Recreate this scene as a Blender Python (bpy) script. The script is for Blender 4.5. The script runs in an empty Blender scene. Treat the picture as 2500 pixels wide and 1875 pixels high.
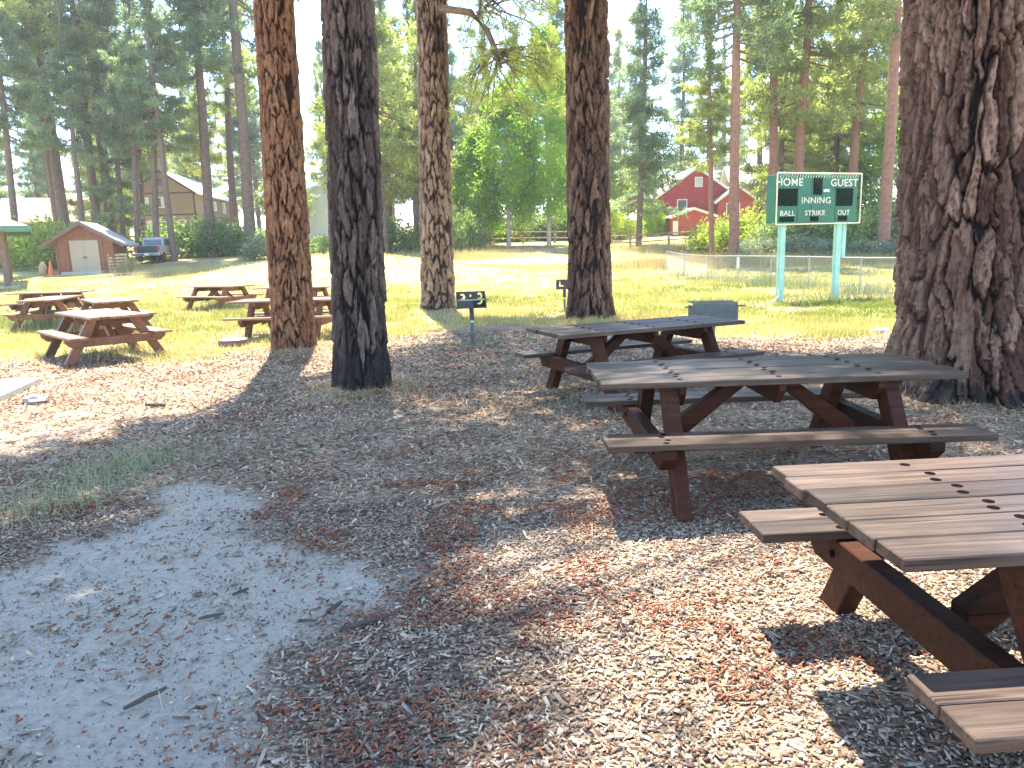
import bpy, bmesh, math, random
import numpy as np
from mathutils import Vector, Matrix

random.seed(7)
rng = np.random.default_rng(7)
sc = bpy.context.scene
col = sc.collection
R = math.radians

# ------------------------------------------------------------------ camera, sky, sun, exposure
cam_d = bpy.data.cameras.new('camera')
cam = bpy.data.objects.new('camera', cam_d)
col.objects.link(cam)
cam_d.sensor_width = 36.0
cam_d.lens = 25.736
cam_d.clip_start = 0.05
cam_d.clip_end = 2000
cam.matrix_world = Matrix.Translation((0, 0, 1.618)) @ Matrix.Rotation(R(90 - 10.464), 4, 'X') @ Matrix.Rotation(R(-1.805), 4, 'Z')
sc.camera = cam

SUN_AZ, SUN_EL = R(-8), R(65)
SUN = Vector((math.cos(SUN_EL) * math.sin(SUN_AZ), math.cos(SUN_EL) * math.cos(SUN_AZ), math.sin(SUN_EL)))
world = bpy.data.worlds.new('World')
sc.world = world
world.use_nodes = True
wn = world.node_tree.nodes
sky = wn.new('ShaderNodeTexSky')
sky.sky_type = 'NISHITA'
sky.sun_disc = False
sky.sun_elevation = SUN_EL
sky.sun_rotation = SUN_AZ
sky.altitude = 1500
sky.dust_density = .25
sky.ozone_density = 2.0
world.node_tree.links.new(sky.outputs[0], wn['Background'].inputs[0])
wn['Background'].inputs[1].default_value = 0.15
sun_d = bpy.data.lights.new('sun', 'SUN')
sun_d.energy = 3.8
sun_d.angle = R(0.53)
sun_d.color = (1.0, 0.93, 0.82)
sun_o = bpy.data.objects.new('sun', sun_d)
col.objects.link(sun_o)
sun_o.rotation_euler = SUN.to_track_quat('Z', 'Y').to_euler()
sc.view_settings.view_transform = 'Standard'
sc.view_settings.look = 'None'
sc.view_settings.gamma = 1.0
sc.view_settings.use_curve_mapping = False
sc.view_settings.exposure = 2.5
sc.render.engine = 'CYCLES'
cy = sc.cycles
cy.max_bounces = 7
cy.diffuse_bounces = 4
cy.glossy_bounces = 2
cy.transmission_bounces = 3
cy.transparent_max_bounces = 4
cy.use_denoising = True
cy.sample_clamp_indirect = 6.0
cy.use_adaptive_sampling = True
cy.adaptive_threshold = 0.02

# ------------------------------------------------------------------ helpers
def link(name, data, parent=None, loc=None, rot=None):
    o = bpy.data.objects.new(name, data)
    col.objects.link(o)
    if parent is not None:
        o.parent = parent
    if loc is not None:
        o.location = loc
    if rot is not None:
        o.rotation_euler = rot
    return o

def tag(o, label=None, cat=None, group=None, kind=None):
    if label: o['label'] = label
    if cat: o['category'] = cat
    if group: o['group'] = group
    if kind: o['kind'] = kind
    return o

def thing(name, label, cat, loc=(0, 0, 0), rz=0, group=None):
    return tag(link(name, None, None, loc, (0, 0, rz)), label, cat, group)

def with_mat(o, m):
    """shared mesh, material of its own"""
    o.material_slots[0].link = 'OBJECT'; o.material_slots[0].material = m
    return o
def np_mesh(name, V, F, mat=None, attrs=None, smooth=False):
    """V (n,3); F (m,k) or list of such arrays"""
    Fs = F if isinstance(F, list) else [F]
    Fs = [np.asarray(f, dtype=np.int32) for f in Fs if len(f)]
    me = bpy.data.meshes.new(name)
    V = np.ascontiguousarray(V, dtype=np.float32)
    me.vertices.add(len(V))
    me.vertices.foreach_set('co', V.ravel())
    nl = sum(f.size for f in Fs)
    me.loops.add(nl)
    me.loops.foreach_set('vertex_index', np.concatenate([f.ravel() for f in Fs]))
    npol = sum(len(f) for f in Fs)
    me.polygons.add(npol)
    tot = np.concatenate([np.full(len(f), f.shape[1], dtype=np.int32) for f in Fs])
    st = np.concatenate([[0], np.cumsum(tot)[:-1]]).astype(np.int32)
    me.polygons.foreach_set('loop_start', st)
    if smooth:
        me.polygons.foreach_set('use_smooth', np.ones(npol, dtype=bool))
    if attrs:
        for k, a in attrs.items():
            at = me.attributes.new(k, 'FLOAT', 'POINT')
            at.data.foreach_set('value', np.ascontiguousarray(a, dtype=np.float32))
    me.update(calc_edges=True)
    if mat: me.materials.append(mat)
    return me

class MB:
    """collects simple solids into one mesh"""
    def __init__(s):
        s.v = []; s.f = []
    def add(s, vs, fs):
        b = len(s.v)
        s.v += [tuple(v) for v in vs]
        s.f += [tuple(i + b for i in f) for f in fs]
        return s
    def box(s, c, d, m=None):
        hx, hy, hz = d[0] / 2, d[1] / 2, d[2] / 2
        vs = [Vector((x, y, z)) for x in (-hx, hx) for y in (-hy, hy) for z in (-hz, hz)]
        if m is not None: vs = [m @ v for v in vs]
        vs = [v + Vector(c) for v in vs]
        return s.add(vs, [(0, 1, 3, 2), (4, 6, 7, 5), (0, 4, 5, 1), (2, 3, 7, 6), (0, 2, 6, 4), (1, 5, 7, 3)])
    def prism(s, poly, axis, a0, a1):
        """poly: 2D points in the plane normal to axis"""
        n = len(poly)
        def P(p, a):
            if axis == 'x': return (a, p[0], p[1])
            if axis == 'y': return (p[0], a, p[1])
            return (p[0], p[1], a)
        vs = [P(p, a0) for p in poly] + [P(p, a1) for p in poly]
        fs = [tuple(range(n - 1, -1, -1)), tuple(range(n, 2 * n))]
        fs += [(i, (i + 1) % n, n + (i + 1) % n, n + i) for i in range(n)]
        return s.add(vs, fs)
    def tube(s, pts, rad, n=6, cap=True):
        pts = [Vector(p) for p in pts]
        rs = rad if isinstance(rad, (list, tuple)) else [rad] * len(pts)
        rings = []
        for i, p in enumerate(pts):
            t = (pts[min(i + 1, len(pts) - 1)] - pts[max(i - 1, 0)]).normalized()
            a = t.orthogonal().normalized() if abs(t.z) < .95 else Vector((1, 0, 0)).cross(t).normalized()
            b = t.cross(a)
            rings.append([p + (a * math.cos(2 * math.pi * k / n) + b * math.sin(2 * math.pi * k / n)) * rs[i] for k in range(n)])
        vs = [v for r in rings for v in r]
        fs = []
        for i in range(len(pts) - 1):
            for k in range(n):
                fs.append((i * n + k, i * n + (k + 1) % n, (i + 1) * n + (k + 1) % n, (i + 1) * n + k))
        if cap:
            fs.append(tuple(range(n - 1, -1, -1)))
            fs.append(tuple((len(pts) - 1) * n + k for k in range(n)))
        return s.add(vs, fs)
    def mesh(s, name, mat, bevel=0, smooth=False):
        me = bpy.data.meshes.new(name)
        me.from_pydata(s.v, [], s.f)
        bm = bmesh.new(); bm.from_mesh(me)
        bmesh.ops.recalc_face_normals(bm, faces=bm.faces)
        if bevel:
            bmesh.ops.bevel(bm, geom=list(bm.edges), offset=bevel, segments=1, affect='EDGES', clamp_overlap=True)
        bm.to_mesh(me); bm.free()
        if smooth:
            for p in me.polygons: p.use_smooth = True
        if mat: me.materials.append(mat)
        return me
    def build(s, name, mat, parent=None, loc=None, bevel=0, rot=None, smooth=False):
        return link(name, s.mesh(name, mat, bevel, smooth), parent, loc, rot)

# value noise / worley in numpy
def _tab(seed, n=256):
    return np.random.default_rng(seed).random((n, n))
def vnoise(x, y, seed=0):
    T = _tab(seed)
    xi = np.floor(x).astype(int); yi = np.floor(y).astype(int)
    fx = x - xi; fy = y - yi
    fx = fx * fx * (3 - 2 * fx); fy = fy * fy * (3 - 2 * fy)
    g = lambda a, b: T[a % 256, b % 256]
    return (g(xi, yi) * (1 - fx) + g(xi + 1, yi) * fx) * (1 - fy) + (g(xi, yi + 1) * (1 - fx) + g(xi + 1, yi + 1) * fx) * fy
def fbm(x, y, seed=0, o=4):
    s = 0; a = .5; t = 0
    for i in range(o):
        s = s + a * vnoise(x * 2 ** i, y * 2 ** i, seed + i); t += a; a *= .5
    return s / t
def worley(u, v, wrap, seed):
    rg = np.random.default_rng(seed)
    H = 512
    J = rg.random((wrap, H, 3))
    ui = np.floor(u).astype(int); vi = np.floor(v).astype(int)
    f1 = np.full(u.shape, 9.); f2 = np.full(u.shape, 9.); cid = np.zeros(u.shape); dv = np.zeros(u.shape)
    for a in (-1, 0, 1):
        for b in (-1, 0, 1):
            j = J[(ui + a) % wrap, (vi + b) % H]
            d = np.hypot(ui + a + j[..., 0] - u, vi + b + j[..., 1] - v)
            m = d < f1
            f2 = np.where(m, f1, np.minimum(f2, d))
            cid = np.where(m, j[..., 2], cid); dv = np.where(m, v - (vi + b + j[..., 1]), dv)
            f1 = np.where(m, d, f1)
    return f1, f2, cid, dv
def sstep(a, b, x):
    t = np.clip((x - a) / (b - a), 0, 1)
    return t * t * (3 - 2 * t)

# ------------------------------------------------------------------ materials
def mat_new(name):
    m = bpy.data.materials.new(name); m.use_nodes = True
    nt = m.node_tree
    return m, nt, nt.nodes, nt.links, nt.nodes['Principled BSDF']
def nd(ns, t, **kw):
    n = ns.new(t)
    for k, v in kw.items(): setattr(n, k, v)
    return n
def ramp(ns, stops):
    r = ns.new('ShaderNodeValToRGB')
    e = r.color_ramp.elements
    while len(e) < len(stops): e.new(.5)
    for i, (p, c) in enumerate(stops):
        e[i].position = p; e[i].color = (*c, 1)
    return r
def noise_in(ns, ls, scale, detail=4, vec=None, rough=.55):
    n = nd(ns, 'ShaderNodeTexNoise'); n.inputs['Scale'].default_value = scale
    n.inputs['Detail'].default_value = detail; n.inputs['Roughness'].default_value = rough
    if vec is not None: ls.new(vec, n.inputs['Vector'])
    return n
def plain(name, c, rough=.7, var=.25, scale=8, metal=0, bump=0.0, bscale=60):
    m, nt, ns, ls, b = mat_new(name)
    tc = nd(ns, 'ShaderNodeTexCoord')
    n = noise_in(ns, ls, scale, 5, tc.outputs['Object'])
    r = ramp(ns, [(.25, tuple(x * (1 - var) for x in c)), (.75, tuple(min(1, x * (1 + var)) for x in c))])
    ls.new(n.outputs[0], r.inputs[0]); ls.new(r.outputs[0], b.inputs['Base Color'])
    b.inputs['Roughness'].default_value = rough; b.inputs['Metallic'].default_value = metal
    if bump:
        n2 = noise_in(ns, ls, bscale, 4, tc.outputs['Object'])
        bp = nd(ns, 'ShaderNodeBump'); bp.inputs['Strength'].default_value = bump; bp.inputs['Distance'].default_value = .01
        ls.new(n2.outputs[0], bp.inputs['Height']); ls.new(bp.outputs[0], b.inputs['Normal'])
    return m
def wood(name, dark, light, rough=.65, spec=.35):
    m, nt, ns, ls, b = mat_new(name)
    tc = nd(ns, 'ShaderNodeTexCoord'); oi = nd(ns, 'ShaderNodeObjectInfo')
    mp = nd(ns, 'ShaderNodeMapping'); mp.inputs['Scale'].default_value = (1.0, 16, 16)
    ad = nd(ns, 'ShaderNodeVectorMath', operation='ADD'); ml = nd(ns, 'ShaderNodeMath', operation='MULTIPLY'); ml.inputs[1].default_value = 60
    ls.new(oi.outputs['Random'], ml.inputs[0]); ls.new(tc.outputs['Object'], ad.inputs[0]); ls.new(ml.outputs[0], ad.inputs[1])
    ls.new(ad.outputs[0], mp.inputs['Vector'])
    n1 = noise_in(ns, ls, 2.2, 6, mp.outputs[0], .65); n1.inputs['Distortion'].default_value = .6
    n2 = noise_in(ns, ls, 3.0, 4, ad.outputs[0])
    r = ramp(ns, [(.28, dark), (.55, tuple((a + c) / 2 for a, c in zip(dark, light))), (.75, light)])
    ls.new(n1.outputs[0], r.inputs[0])
    mx = nd(ns, 'ShaderNodeMixRGB', blend_type='MULTIPLY'); mx.inputs[0].default_value = .55
    r2 = ramp(ns, [(.3, (.55, .5, .48)), (.7, (1.15, 1.12, 1.1))])
    ls.new(n2.outputs[0], r2.inputs[0]); ls.new(r.outputs[0], mx.inputs[1]); ls.new(r2.outputs[0], mx.inputs[2])
    hs = nd(ns, 'ShaderNodeHueSaturation'); mr = nd(ns, 'ShaderNodeMapRange'); mr.inputs[3].default_value = .62; mr.inputs[4].default_value = 1.25
    ls.new(oi.outputs['Random'], mr.inputs[0]); ls.new(mr.outputs[0], hs.inputs['Value']); ls.new(mx.outputs[0], hs.inputs['Color'])
    mp2 = nd(ns, 'ShaderNodeMapping'); mp2.inputs['Scale'].default_value = (.55, 34, 34); ls.new(ad.outputs[0], mp2.inputs['Vector'])
    n5 = noise_in(ns, ls, 1.7, 3, mp2.outputs[0], .5); r5 = ramp(ns, [(.33, (.18, .15, .14)), (.40, (1, 1, 1))]); ls.new(n5.outputs[0], r5.inputs[0])
    m5 = nd(ns, 'ShaderNodeMixRGB', blend_type='MULTIPLY'); m5.inputs[0].default_value = 1; ls.new(hs.outputs[0], m5.inputs[1]); ls.new(r5.outputs[0], m5.inputs[2])
    ls.new(m5.outputs[0], b.inputs['Base Color'])
    b.inputs['Roughness'].default_value = rough; b.inputs['Specular IOR Level'].default_value = spec
    bp = nd(ns, 'ShaderNodeBump'); bp.inputs['Strength'].default_value = .45; bp.inputs['Distance'].default_value = .004
    ls.new(n1.outputs[0], bp.inputs['Height']); ls.new(bp.outputs[0], b.inputs['Normal'])
    return m
def leaf(name, c0, c1, trans=.45, tcol=None, rough=.6):
    m, nt, ns, ls, b = mat_new(name)
    at = nd(ns, 'ShaderNodeAttribute', attribute_name='tint')
    r = ramp(ns, [(0, c0), (1, c1)]); ls.new(at.outputs['Fac'], r.inputs[0])
    tr = nd(ns, 'ShaderNodeBsdfTranslucent'); mx = nd(ns, 'ShaderNodeMixShader'); mx.inputs[0].default_value = trans
    k = tcol or (1.5, 1.5, .8)
    ml = nd(ns, 'ShaderNodeMixRGB', blend_type='MULTIPLY'); ml.inputs[0].default_value = 1; ml.inputs[2].default_value = (*k, 1)
    ls.new(r.outputs[0], ml.inputs[1]); ls.new(ml.outputs[0], tr.inputs[0])
    ls.new(r.outputs[0], b.inputs['Base Color']); b.inputs['Roughness'].default_value = rough
    ls.new(b.outputs[0], mx.inputs[1]); ls.new(tr.outputs[0], mx.inputs[2])
    ls.new(mx.outputs[0], ns['Material Output'].inputs[0])
    return m
def tinted(name, stops, rough=.8, nscale=30):
    m, nt, ns, ls, b = mat_new(name)
    at = nd(ns, 'ShaderNodeAttribute', attribute_name='tint')
    r = ramp(ns, stops); ls.new(at.outputs['Fac'], r.inputs[0])
    tc = nd(ns, 'ShaderNodeTexCoord'); n = noise_in(ns, ls, nscale, 3, tc.outputs['Object'])
    mx = nd(ns, 'ShaderNodeMixRGB', blend_type='MULTIPLY'); mx.inputs[0].default_value = .5
    r2 = ramp(ns, [(.3, (.6, .6, .6)), (.7, (1.2, 1.2, 1.2))]); ls.new(n.outputs[0], r2.inputs[0])
    ls.new(r.outputs[0], mx.inputs[1]); ls.new(r2.outputs[0], mx.inputs[2]); ls.new(mx.outputs[0], b.inputs['Base Color'])
    b.inputs['Roughness'].default_value = rough; b.inputs['Specular IOR Level'].default_value = .2
    return m
def bark(name, furrow, plate, plate2, zc=None):
    m, nt, ns, ls, b = mat_new(name)
    ap = nd(ns, 'ShaderNodeAttribute', attribute_name='plate'); ac = nd(ns, 'ShaderNodeAttribute', attribute_name='cell')
    ach = nd(ns, 'ShaderNodeAttribute', attribute_name='char')
    tc = nd(ns, 'ShaderNodeTexCoord')
    mp = nd(ns, 'ShaderNodeMapping'); mp.inputs['Scale'].default_value = (1, 1, .35); ls.new(tc.outputs['Object'], mp.inputs[0])
    n = noise_in(ns, ls, 34, 8, mp.outputs[0], .75)
    pc = nd(ns, 'ShaderNodeMixRGB'); pc.inputs[1].default_value = (*plate, 1); pc.inputs[2].default_value = (*plate2, 1)
    ls.new(ac.outputs['Fac'], pc.inputs[0])
    r = ramp(ns, [(.33, (.35, .35, .35)), (.66, (1.45, 1.42, 1.4))]); ls.new(n.outputs[0], r.inputs[0])
    ml = nd(ns, 'ShaderNodeMixRGB', blend_type='MULTIPLY'); ml.inputs[0].default_value = 1
    ls.new(pc.outputs[0], ml.inputs[1]); ls.new(r.outputs[0], ml.inputs[2])
    fx = nd(ns, 'ShaderNodeMixRGB'); fx.inputs[1].default_value = (*furrow, 1)
    ls.new(ap.outputs['Fac'], fx.inputs[0]); ls.new(ml.outputs[0], fx.inputs[2])
    cx = nd(ns, 'ShaderNodeMixRGB'); cx.inputs[2].default_value = (.025, .022, .02, 1)
    ls.new(ach.outputs['Fac'], cx.inputs[0]); ls.new(fx.outputs[0], cx.inputs[1])
    ls.new(cx.outputs[0], b.inputs['Base Color'])
    b.inputs['Roughness'].default_value = .85; b.inputs['Specular IOR Level'].default_value = .2
    n3 = noise_in(ns, ls, 90, 5, tc.outputs['Object'], .7)
    bp = nd(ns, 'ShaderNodeBump'); bp.inputs['Strength'].default_value = .6; bp.inputs['Distance'].default_value = .012
    ls.new(n3.outputs[0], bp.inputs['Height']); ls.new(bp.outputs[0], b.inputs['Normal'])
    return m

M = {}
M['top'] = wood('weathered_top_wood', (.028, .017, .012), (.155, .105, .075), .45, .35)
M['frame'] = wood('stained_frame_wood', (.022, .007, .004), (.10, .03, .011), .55, .15)
M['oldtop'] = wood('dry_top_wood', (.20, .11, .065), (.42, .27, .175), .6)
M['oldframe'] = wood('dry_frame_wood', (.17, .075, .04), (.31, .15, .082), .6)
M['hole'] = plain('hole_shade_and_bolt', (.008, .006, .006), 1.0)  # black stands in for shade inside the bolt holes; bolts share it
M['hole'].node_tree.nodes['Principled BSDF'].inputs['Specular IOR Level'].default_value = 0
M['steel'] = plain('galvanised', (.36, .36, .36), .45, .12, 20, .7)
M['grill'] = plain('grill_paint', (.06, .062, .055), .6, .3, 14, .1, .15)
M['grill_green'] = plain('grill_grey_green', (.13, .15, .13), .55, .25, 9, .1, .1)
M['grillpost'] = plain('post_dark', (.10, .11, .13), .5, .3, 10, .3)
M['concrete'] = plain('concrete', (.40, .375, .33), .85, .15, 5, 0, .2)
M['teal'] = plain('teal_post_paint', (.32, .56, .47), .55, .18, 5, 0, .06)
M['board_green'] = plain('board_green_paint', (.012, .14, .075), .45, .25, 2.5)
M['board_black'] = plain('lamp_panel_black', (.008, .009, .009), .95, .3, 30)
M['board_black'].node_tree.nodes['Principled BSDF'].inputs['Specular IOR Level'].default_value = .05
M['letter'] = plain('letter_cream', (.78, .74, .62), .6, .1, 20)
M['cream'] = plain('cream_frame', (.72, .68, .48), .55, .15, 12)
M['red'] = plain('red_shingle', (.36, .035, .035), .8, .3, 3, 0, .5, 14)
M['red2'] = plain('red_siding', (.40, .075, .05), .75, .12, 4)
M['white'] = plain('white_trim', (.76, .75, .70), .6, .08, 6)
M['roofmetal'] = plain('pale_metal_roof', (.72, .72, .70), .5, .1, 3)
M['rooftan'] = plain('tan_metal_roof', (.38, .245, .15), .55, .15, 2)
M['roofgrey'] = plain('grey_roof', (.40, .36, .32), .8, .15, 3)
M['tan'] = plain('tan_siding', (.25, .185, .115), .8, .12, 2)
M['trim'] = plain('dark_trim', (.06, .04, .03), .7, .2, 6)
M['glass'] = plain('window_glass', (.10, .13, .14), .12, .3, 2)
M['blind'] = plain('window_blind', (.55, .57, .55), .6, .1, 3)
M['shedwall'] = plain('shed_siding', (.24, .09, .04), .75, .2, 3)
M['door'] = plain('pale_door', (.38, .31, .225), .6, .05, 3)
M['silver'] = plain('silver_paint', (.42, .385, .33), .6, .06, 4)
M['darkgreen'] = plain('dark_tailgate', (.05, .055, .05), .4, .2, 4)
M['tyre'] = plain('tyre', (.02, .02, .02), .9)
M['redlamp'] = plain('red_lamp', (.5, .08, .05), .3)
M['chrome'] = plain('chrome', (.6, .6, .6), .25, .1, 5, .9)
M['gazebo'] = plain('green_roof', (.20, .38, .29), .5, .1, 2)
M['gazebo2'] = plain('green_fascia', (.07, .17, .12), .6, .15, 4)
M['post'] = plain('brown_post', (.16, .10, .07), .7, .2, 6)
M['rail'] = plain('fence_rail_wood', (.26, .19, .13), .85, .25, 8)
M['palewall'] = plain('pale_grey_wall', (.60, .64, .61), .7, .06, 2)
M['rock'] = plain('rock', (.27, .25, .23), .9, .3, 20, 0, .4)
M['stick'] = plain('dead_stick', (.085, .06, .045), .9, .4, 30, 0, .5)
M['stump'] = plain('stump_bark', (.16, .10, .085), .9, .3, 15, 0, .5)
M['stumptop'] = plain('stump_top', (.55, .47, .38), .8, .15, 12)
M['orange'] = plain('orange_plastic', (.75, .16, .04), .5, .1, 5)
M['sack'] = plain('tan_sack', (.42, .30, .18), .8, .2, 10)
M['pallet'] = plain('pallet_wood', (.46, .36, .22), .85, .25, 9)
M['bottle'] = plain('pale_plastic', (.55, .68, .78), .2, .1, 5)
M['farbark'] = plain('far_bark', (.16, .105, .075), .9, .35, 5, 0, .6, 18)
M['farbark2'] = plain('far_bark_red', (.24, .12, .075), .9, .35, 5, 0, .6, 18)
M['aspenbark'] = plain('aspen_bark', (.42, .36, .29), .85, .3, 6)
M['twig'] = plain('branch_bark', (.20, .135, .10), .9, .3, 9)
M['needle'] = leaf('pine_needles', (.13, .16, .055), (.37, .40, .16), .6, (1.7, 1.75, 1.0))
M['needle_b'] = leaf('pine_needles_blue', (.10, .14, .075), (.27, .33, .19), .6, (1.6, 1.7, 1.2))
M['aspen'] = leaf('aspen_leaves', (.11, .20, .022), (.28, .42, .05), .6, (1.6, 1.7, .55))
M['bush'] = leaf('bush_leaves', (.10, .15, .055), (.28, .35, .14), .55, (1.5, 1.6, .9))
M['bush_y'] = leaf('bush_leaves_yellow', (.17, .22, .035), (.38, .44, .10), .55, (1.5, 1.55, .7))
M['grass'] = leaf('grass_blades', (.20, .23, .05), (.54, .45, .21), .35, (1.25, 1.25, .7))
M['weed'] = leaf('weed_leaves', (.12, .16, .085), (.32, .34, .21), .35, (1.25, 1.3, .8))
M['straw'] = leaf('tall_dry_grass', (.28, .27, .09), (.58, .45, .24), .35, (1.2, 1.15, .8))
M['chip'] = tinted('wood_chips', [(0, (.11, .075, .052)), (.25, (.27, .19, .13)), (.6, (.45, .335, .24)), (1, (.66, .545, .41))], .8, 40)
M['litter'] = tinted('mulch_and_needles', [(0, (.11, .07, .05)), (.25, (.28, .19, .125)), (.6, (.46, .34, .23)), (1, (.66, .53, .37))], .85, 25)
M['catkin'] = tinted('pollen_cones', [(0, (.13, .05, .032)), (.5, (.28, .10, .055)), (1, (.40, .17, .09))], .75, 200)
M['needlelitter'] = tinted('fallen_needles', [(0, (.30, .20, .12)), (1, (.55, .42, .27))], .7, 30)
M['wire'] = plain('fence_wire', (.50, .51, .52), .5, .1, 20, .6)

# ------------------------------------------------------------------ terrain
PY = [-60, 30, 36, 42, 50, 60, 76, 90, 130, 500]
PZ = [0, 0, .12, .42, .9, 1.65, 2.6, 4.2, 6, 12]
def terr(x, y):
    x = np.asarray(x, float); y = np.asarray(y, float)
    yy = y - 4 * sstep(1, 9, x) * (1 - sstep(60, 76, y))
    z = np.interp(yy, PY, PZ)
    z = z + 1.35 * np.exp(-(((x + 9) / 7.5) ** 2 + ((y - 39) / 3.8) ** 2))
    return z
def tz(x, y): return float(terr(x, y))

DIRT = [(-4.2, 2.9), (-3.2, 3.3), (-2.72, 3.61), (-2.56, 3.95), (-2.41, 4.45), (-2.48, 5.11), (-2.24, 5.14), (-1.86, 4.75), (-1.54, 4.15), (-1.07, 3.84), (-.78, 3.66), (-.47, 3.5),
        (-.51, 3.25), (-.69, 3.17), (-.84, 3.05), (-.9, 2.75), (-.92, 2.44), (-.88, 2.1), (-.8, 1.2), (-4.2, 1.2)]
def poly_sd(x, y, P):
    d = np.full(x.shape, 1e9); inside = np.zeros(x.shape, bool)
    n = len(P)
    for i in range(n):
        ax, ay = P[i]; bx, by = P[(i + 1) % n]
        ex, ey = bx - ax, by - ay
        t = np.clip(((x - ax) * ex + (y - ay) * ey) / (ex * ex + ey * ey), 0, 1)
        d = np.minimum(d, np.hypot(x - ax - t * ex, y - ay - t * ey))
        c = ((ay > y) != (by > y)) & (x < (bx - ax) * (y - ay) / (by - ay + 1e-12) + ax)
        inside ^= c
    return np.where(inside, -d, d)
def dirt_w(x, y):
    w = sstep(.14, -.12, poly_sd(x, y, DIRT) + (fbm(x * 3, y * 3, 11) - .5) * .5)
    # sandy bare track on the far left, in the sun
    s2 = sstep(.45, .6, fbm(x * .8 + 5, y * .8, 21)) * sstep(-3.2, -4.4, x) * sstep(5.5, 6.2, y) * sstep(9.5, 8, y)
    return np.clip(np.maximum(w, s2 * .3), 0, 1)
def grass_w(x, y):
    n = fbm(x * .45, y * .45, 31) - .5
    edge = 13.6 - 1.2 * sstep(-3, -7, x) + 2.0 * np.exp(-((x + 1) / 2.2) ** 2) - 1.5 * sstep(2.5, 5, x)
    w = sstep(edge - .9, edge + 1.3, y + n * 5)
    return w * np.clip(1.25 - 1.0 * sstep(.52, .66, fbm(x * .6 + 9, y * .6, 41)), 0, 1)

xs = np.concatenate([-np.geomspace(7.5, 420, 60)[::-1], np.arange(-7.4, 7.41, .065), np.geomspace(7.5, 420, 60)])
ys = np.concatenate([[-80, -30, -10, -4, -1, .4], np.arange(1.0, 9, .06), np.arange(9, 16, .12), np.geomspace(16, 500, 110)])
GX, GY = np.meshgrid(xs, ys)
GZ = terr(GX, GY)
dw = dirt_w(GX, GY); gw = grass_w(GX, GY)
near = sstep(30, 12, GY)
GZ = GZ + near * (.035 * (fbm(GX * 1.3, GY * 1.3, 51) - .5) + .02 * (fbm(GX * 7, GY * 7, 52, 3) - .5) * (1 - .6 * dw)) - .012 * dw
for cx_, cy_, r_ in ((-1.77, 8.52, .34), (-3.72, 12.52, .4), (4.62, 7.2, .85), (-1.97, 20.2, .5), (1.76, 16.1, .55)):
    GZ = GZ + .085 * np.exp(-np.clip(np.hypot(GX - cx_, GY - cy_) - r_, 0, None) ** 2 / .09) * (.6 + .8 * fbm(GX * 5, GY * 5, 58, 3))
GZ = GZ + sstep(14, 30, GY) * .12 * (fbm(GX * .5, GY * .5, 55) - .5)
ny, nx = GX.shape
idx = np.arange(ny * nx).reshape(ny, nx)
F = np.stack([idx[:-1, :-1], idx[:-1, 1:], idx[1:, 1:], idx[1:, :-1]], -1).reshape(-1, 4)
dry = fbm(GX * .12 + 3, GY * .3, 61)
dry = np.clip((dry - .5) * 2.2 + .5 + .55 * np.exp(-(((GX + 7) / 10) ** 2 + ((GY - 38) / 6) ** 2)), 0, 1)
lush = np.exp(-(((GX - 7.0) / 3.2) ** 2 + ((GY - 25.5) / 1.7) ** 2)) + .6 * np.exp(-(((GX + 9) / 8) ** 2 + ((GY - 25) / 5) ** 2))
dry = np.clip(dry - lush * .8, 0, 1)

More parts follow.
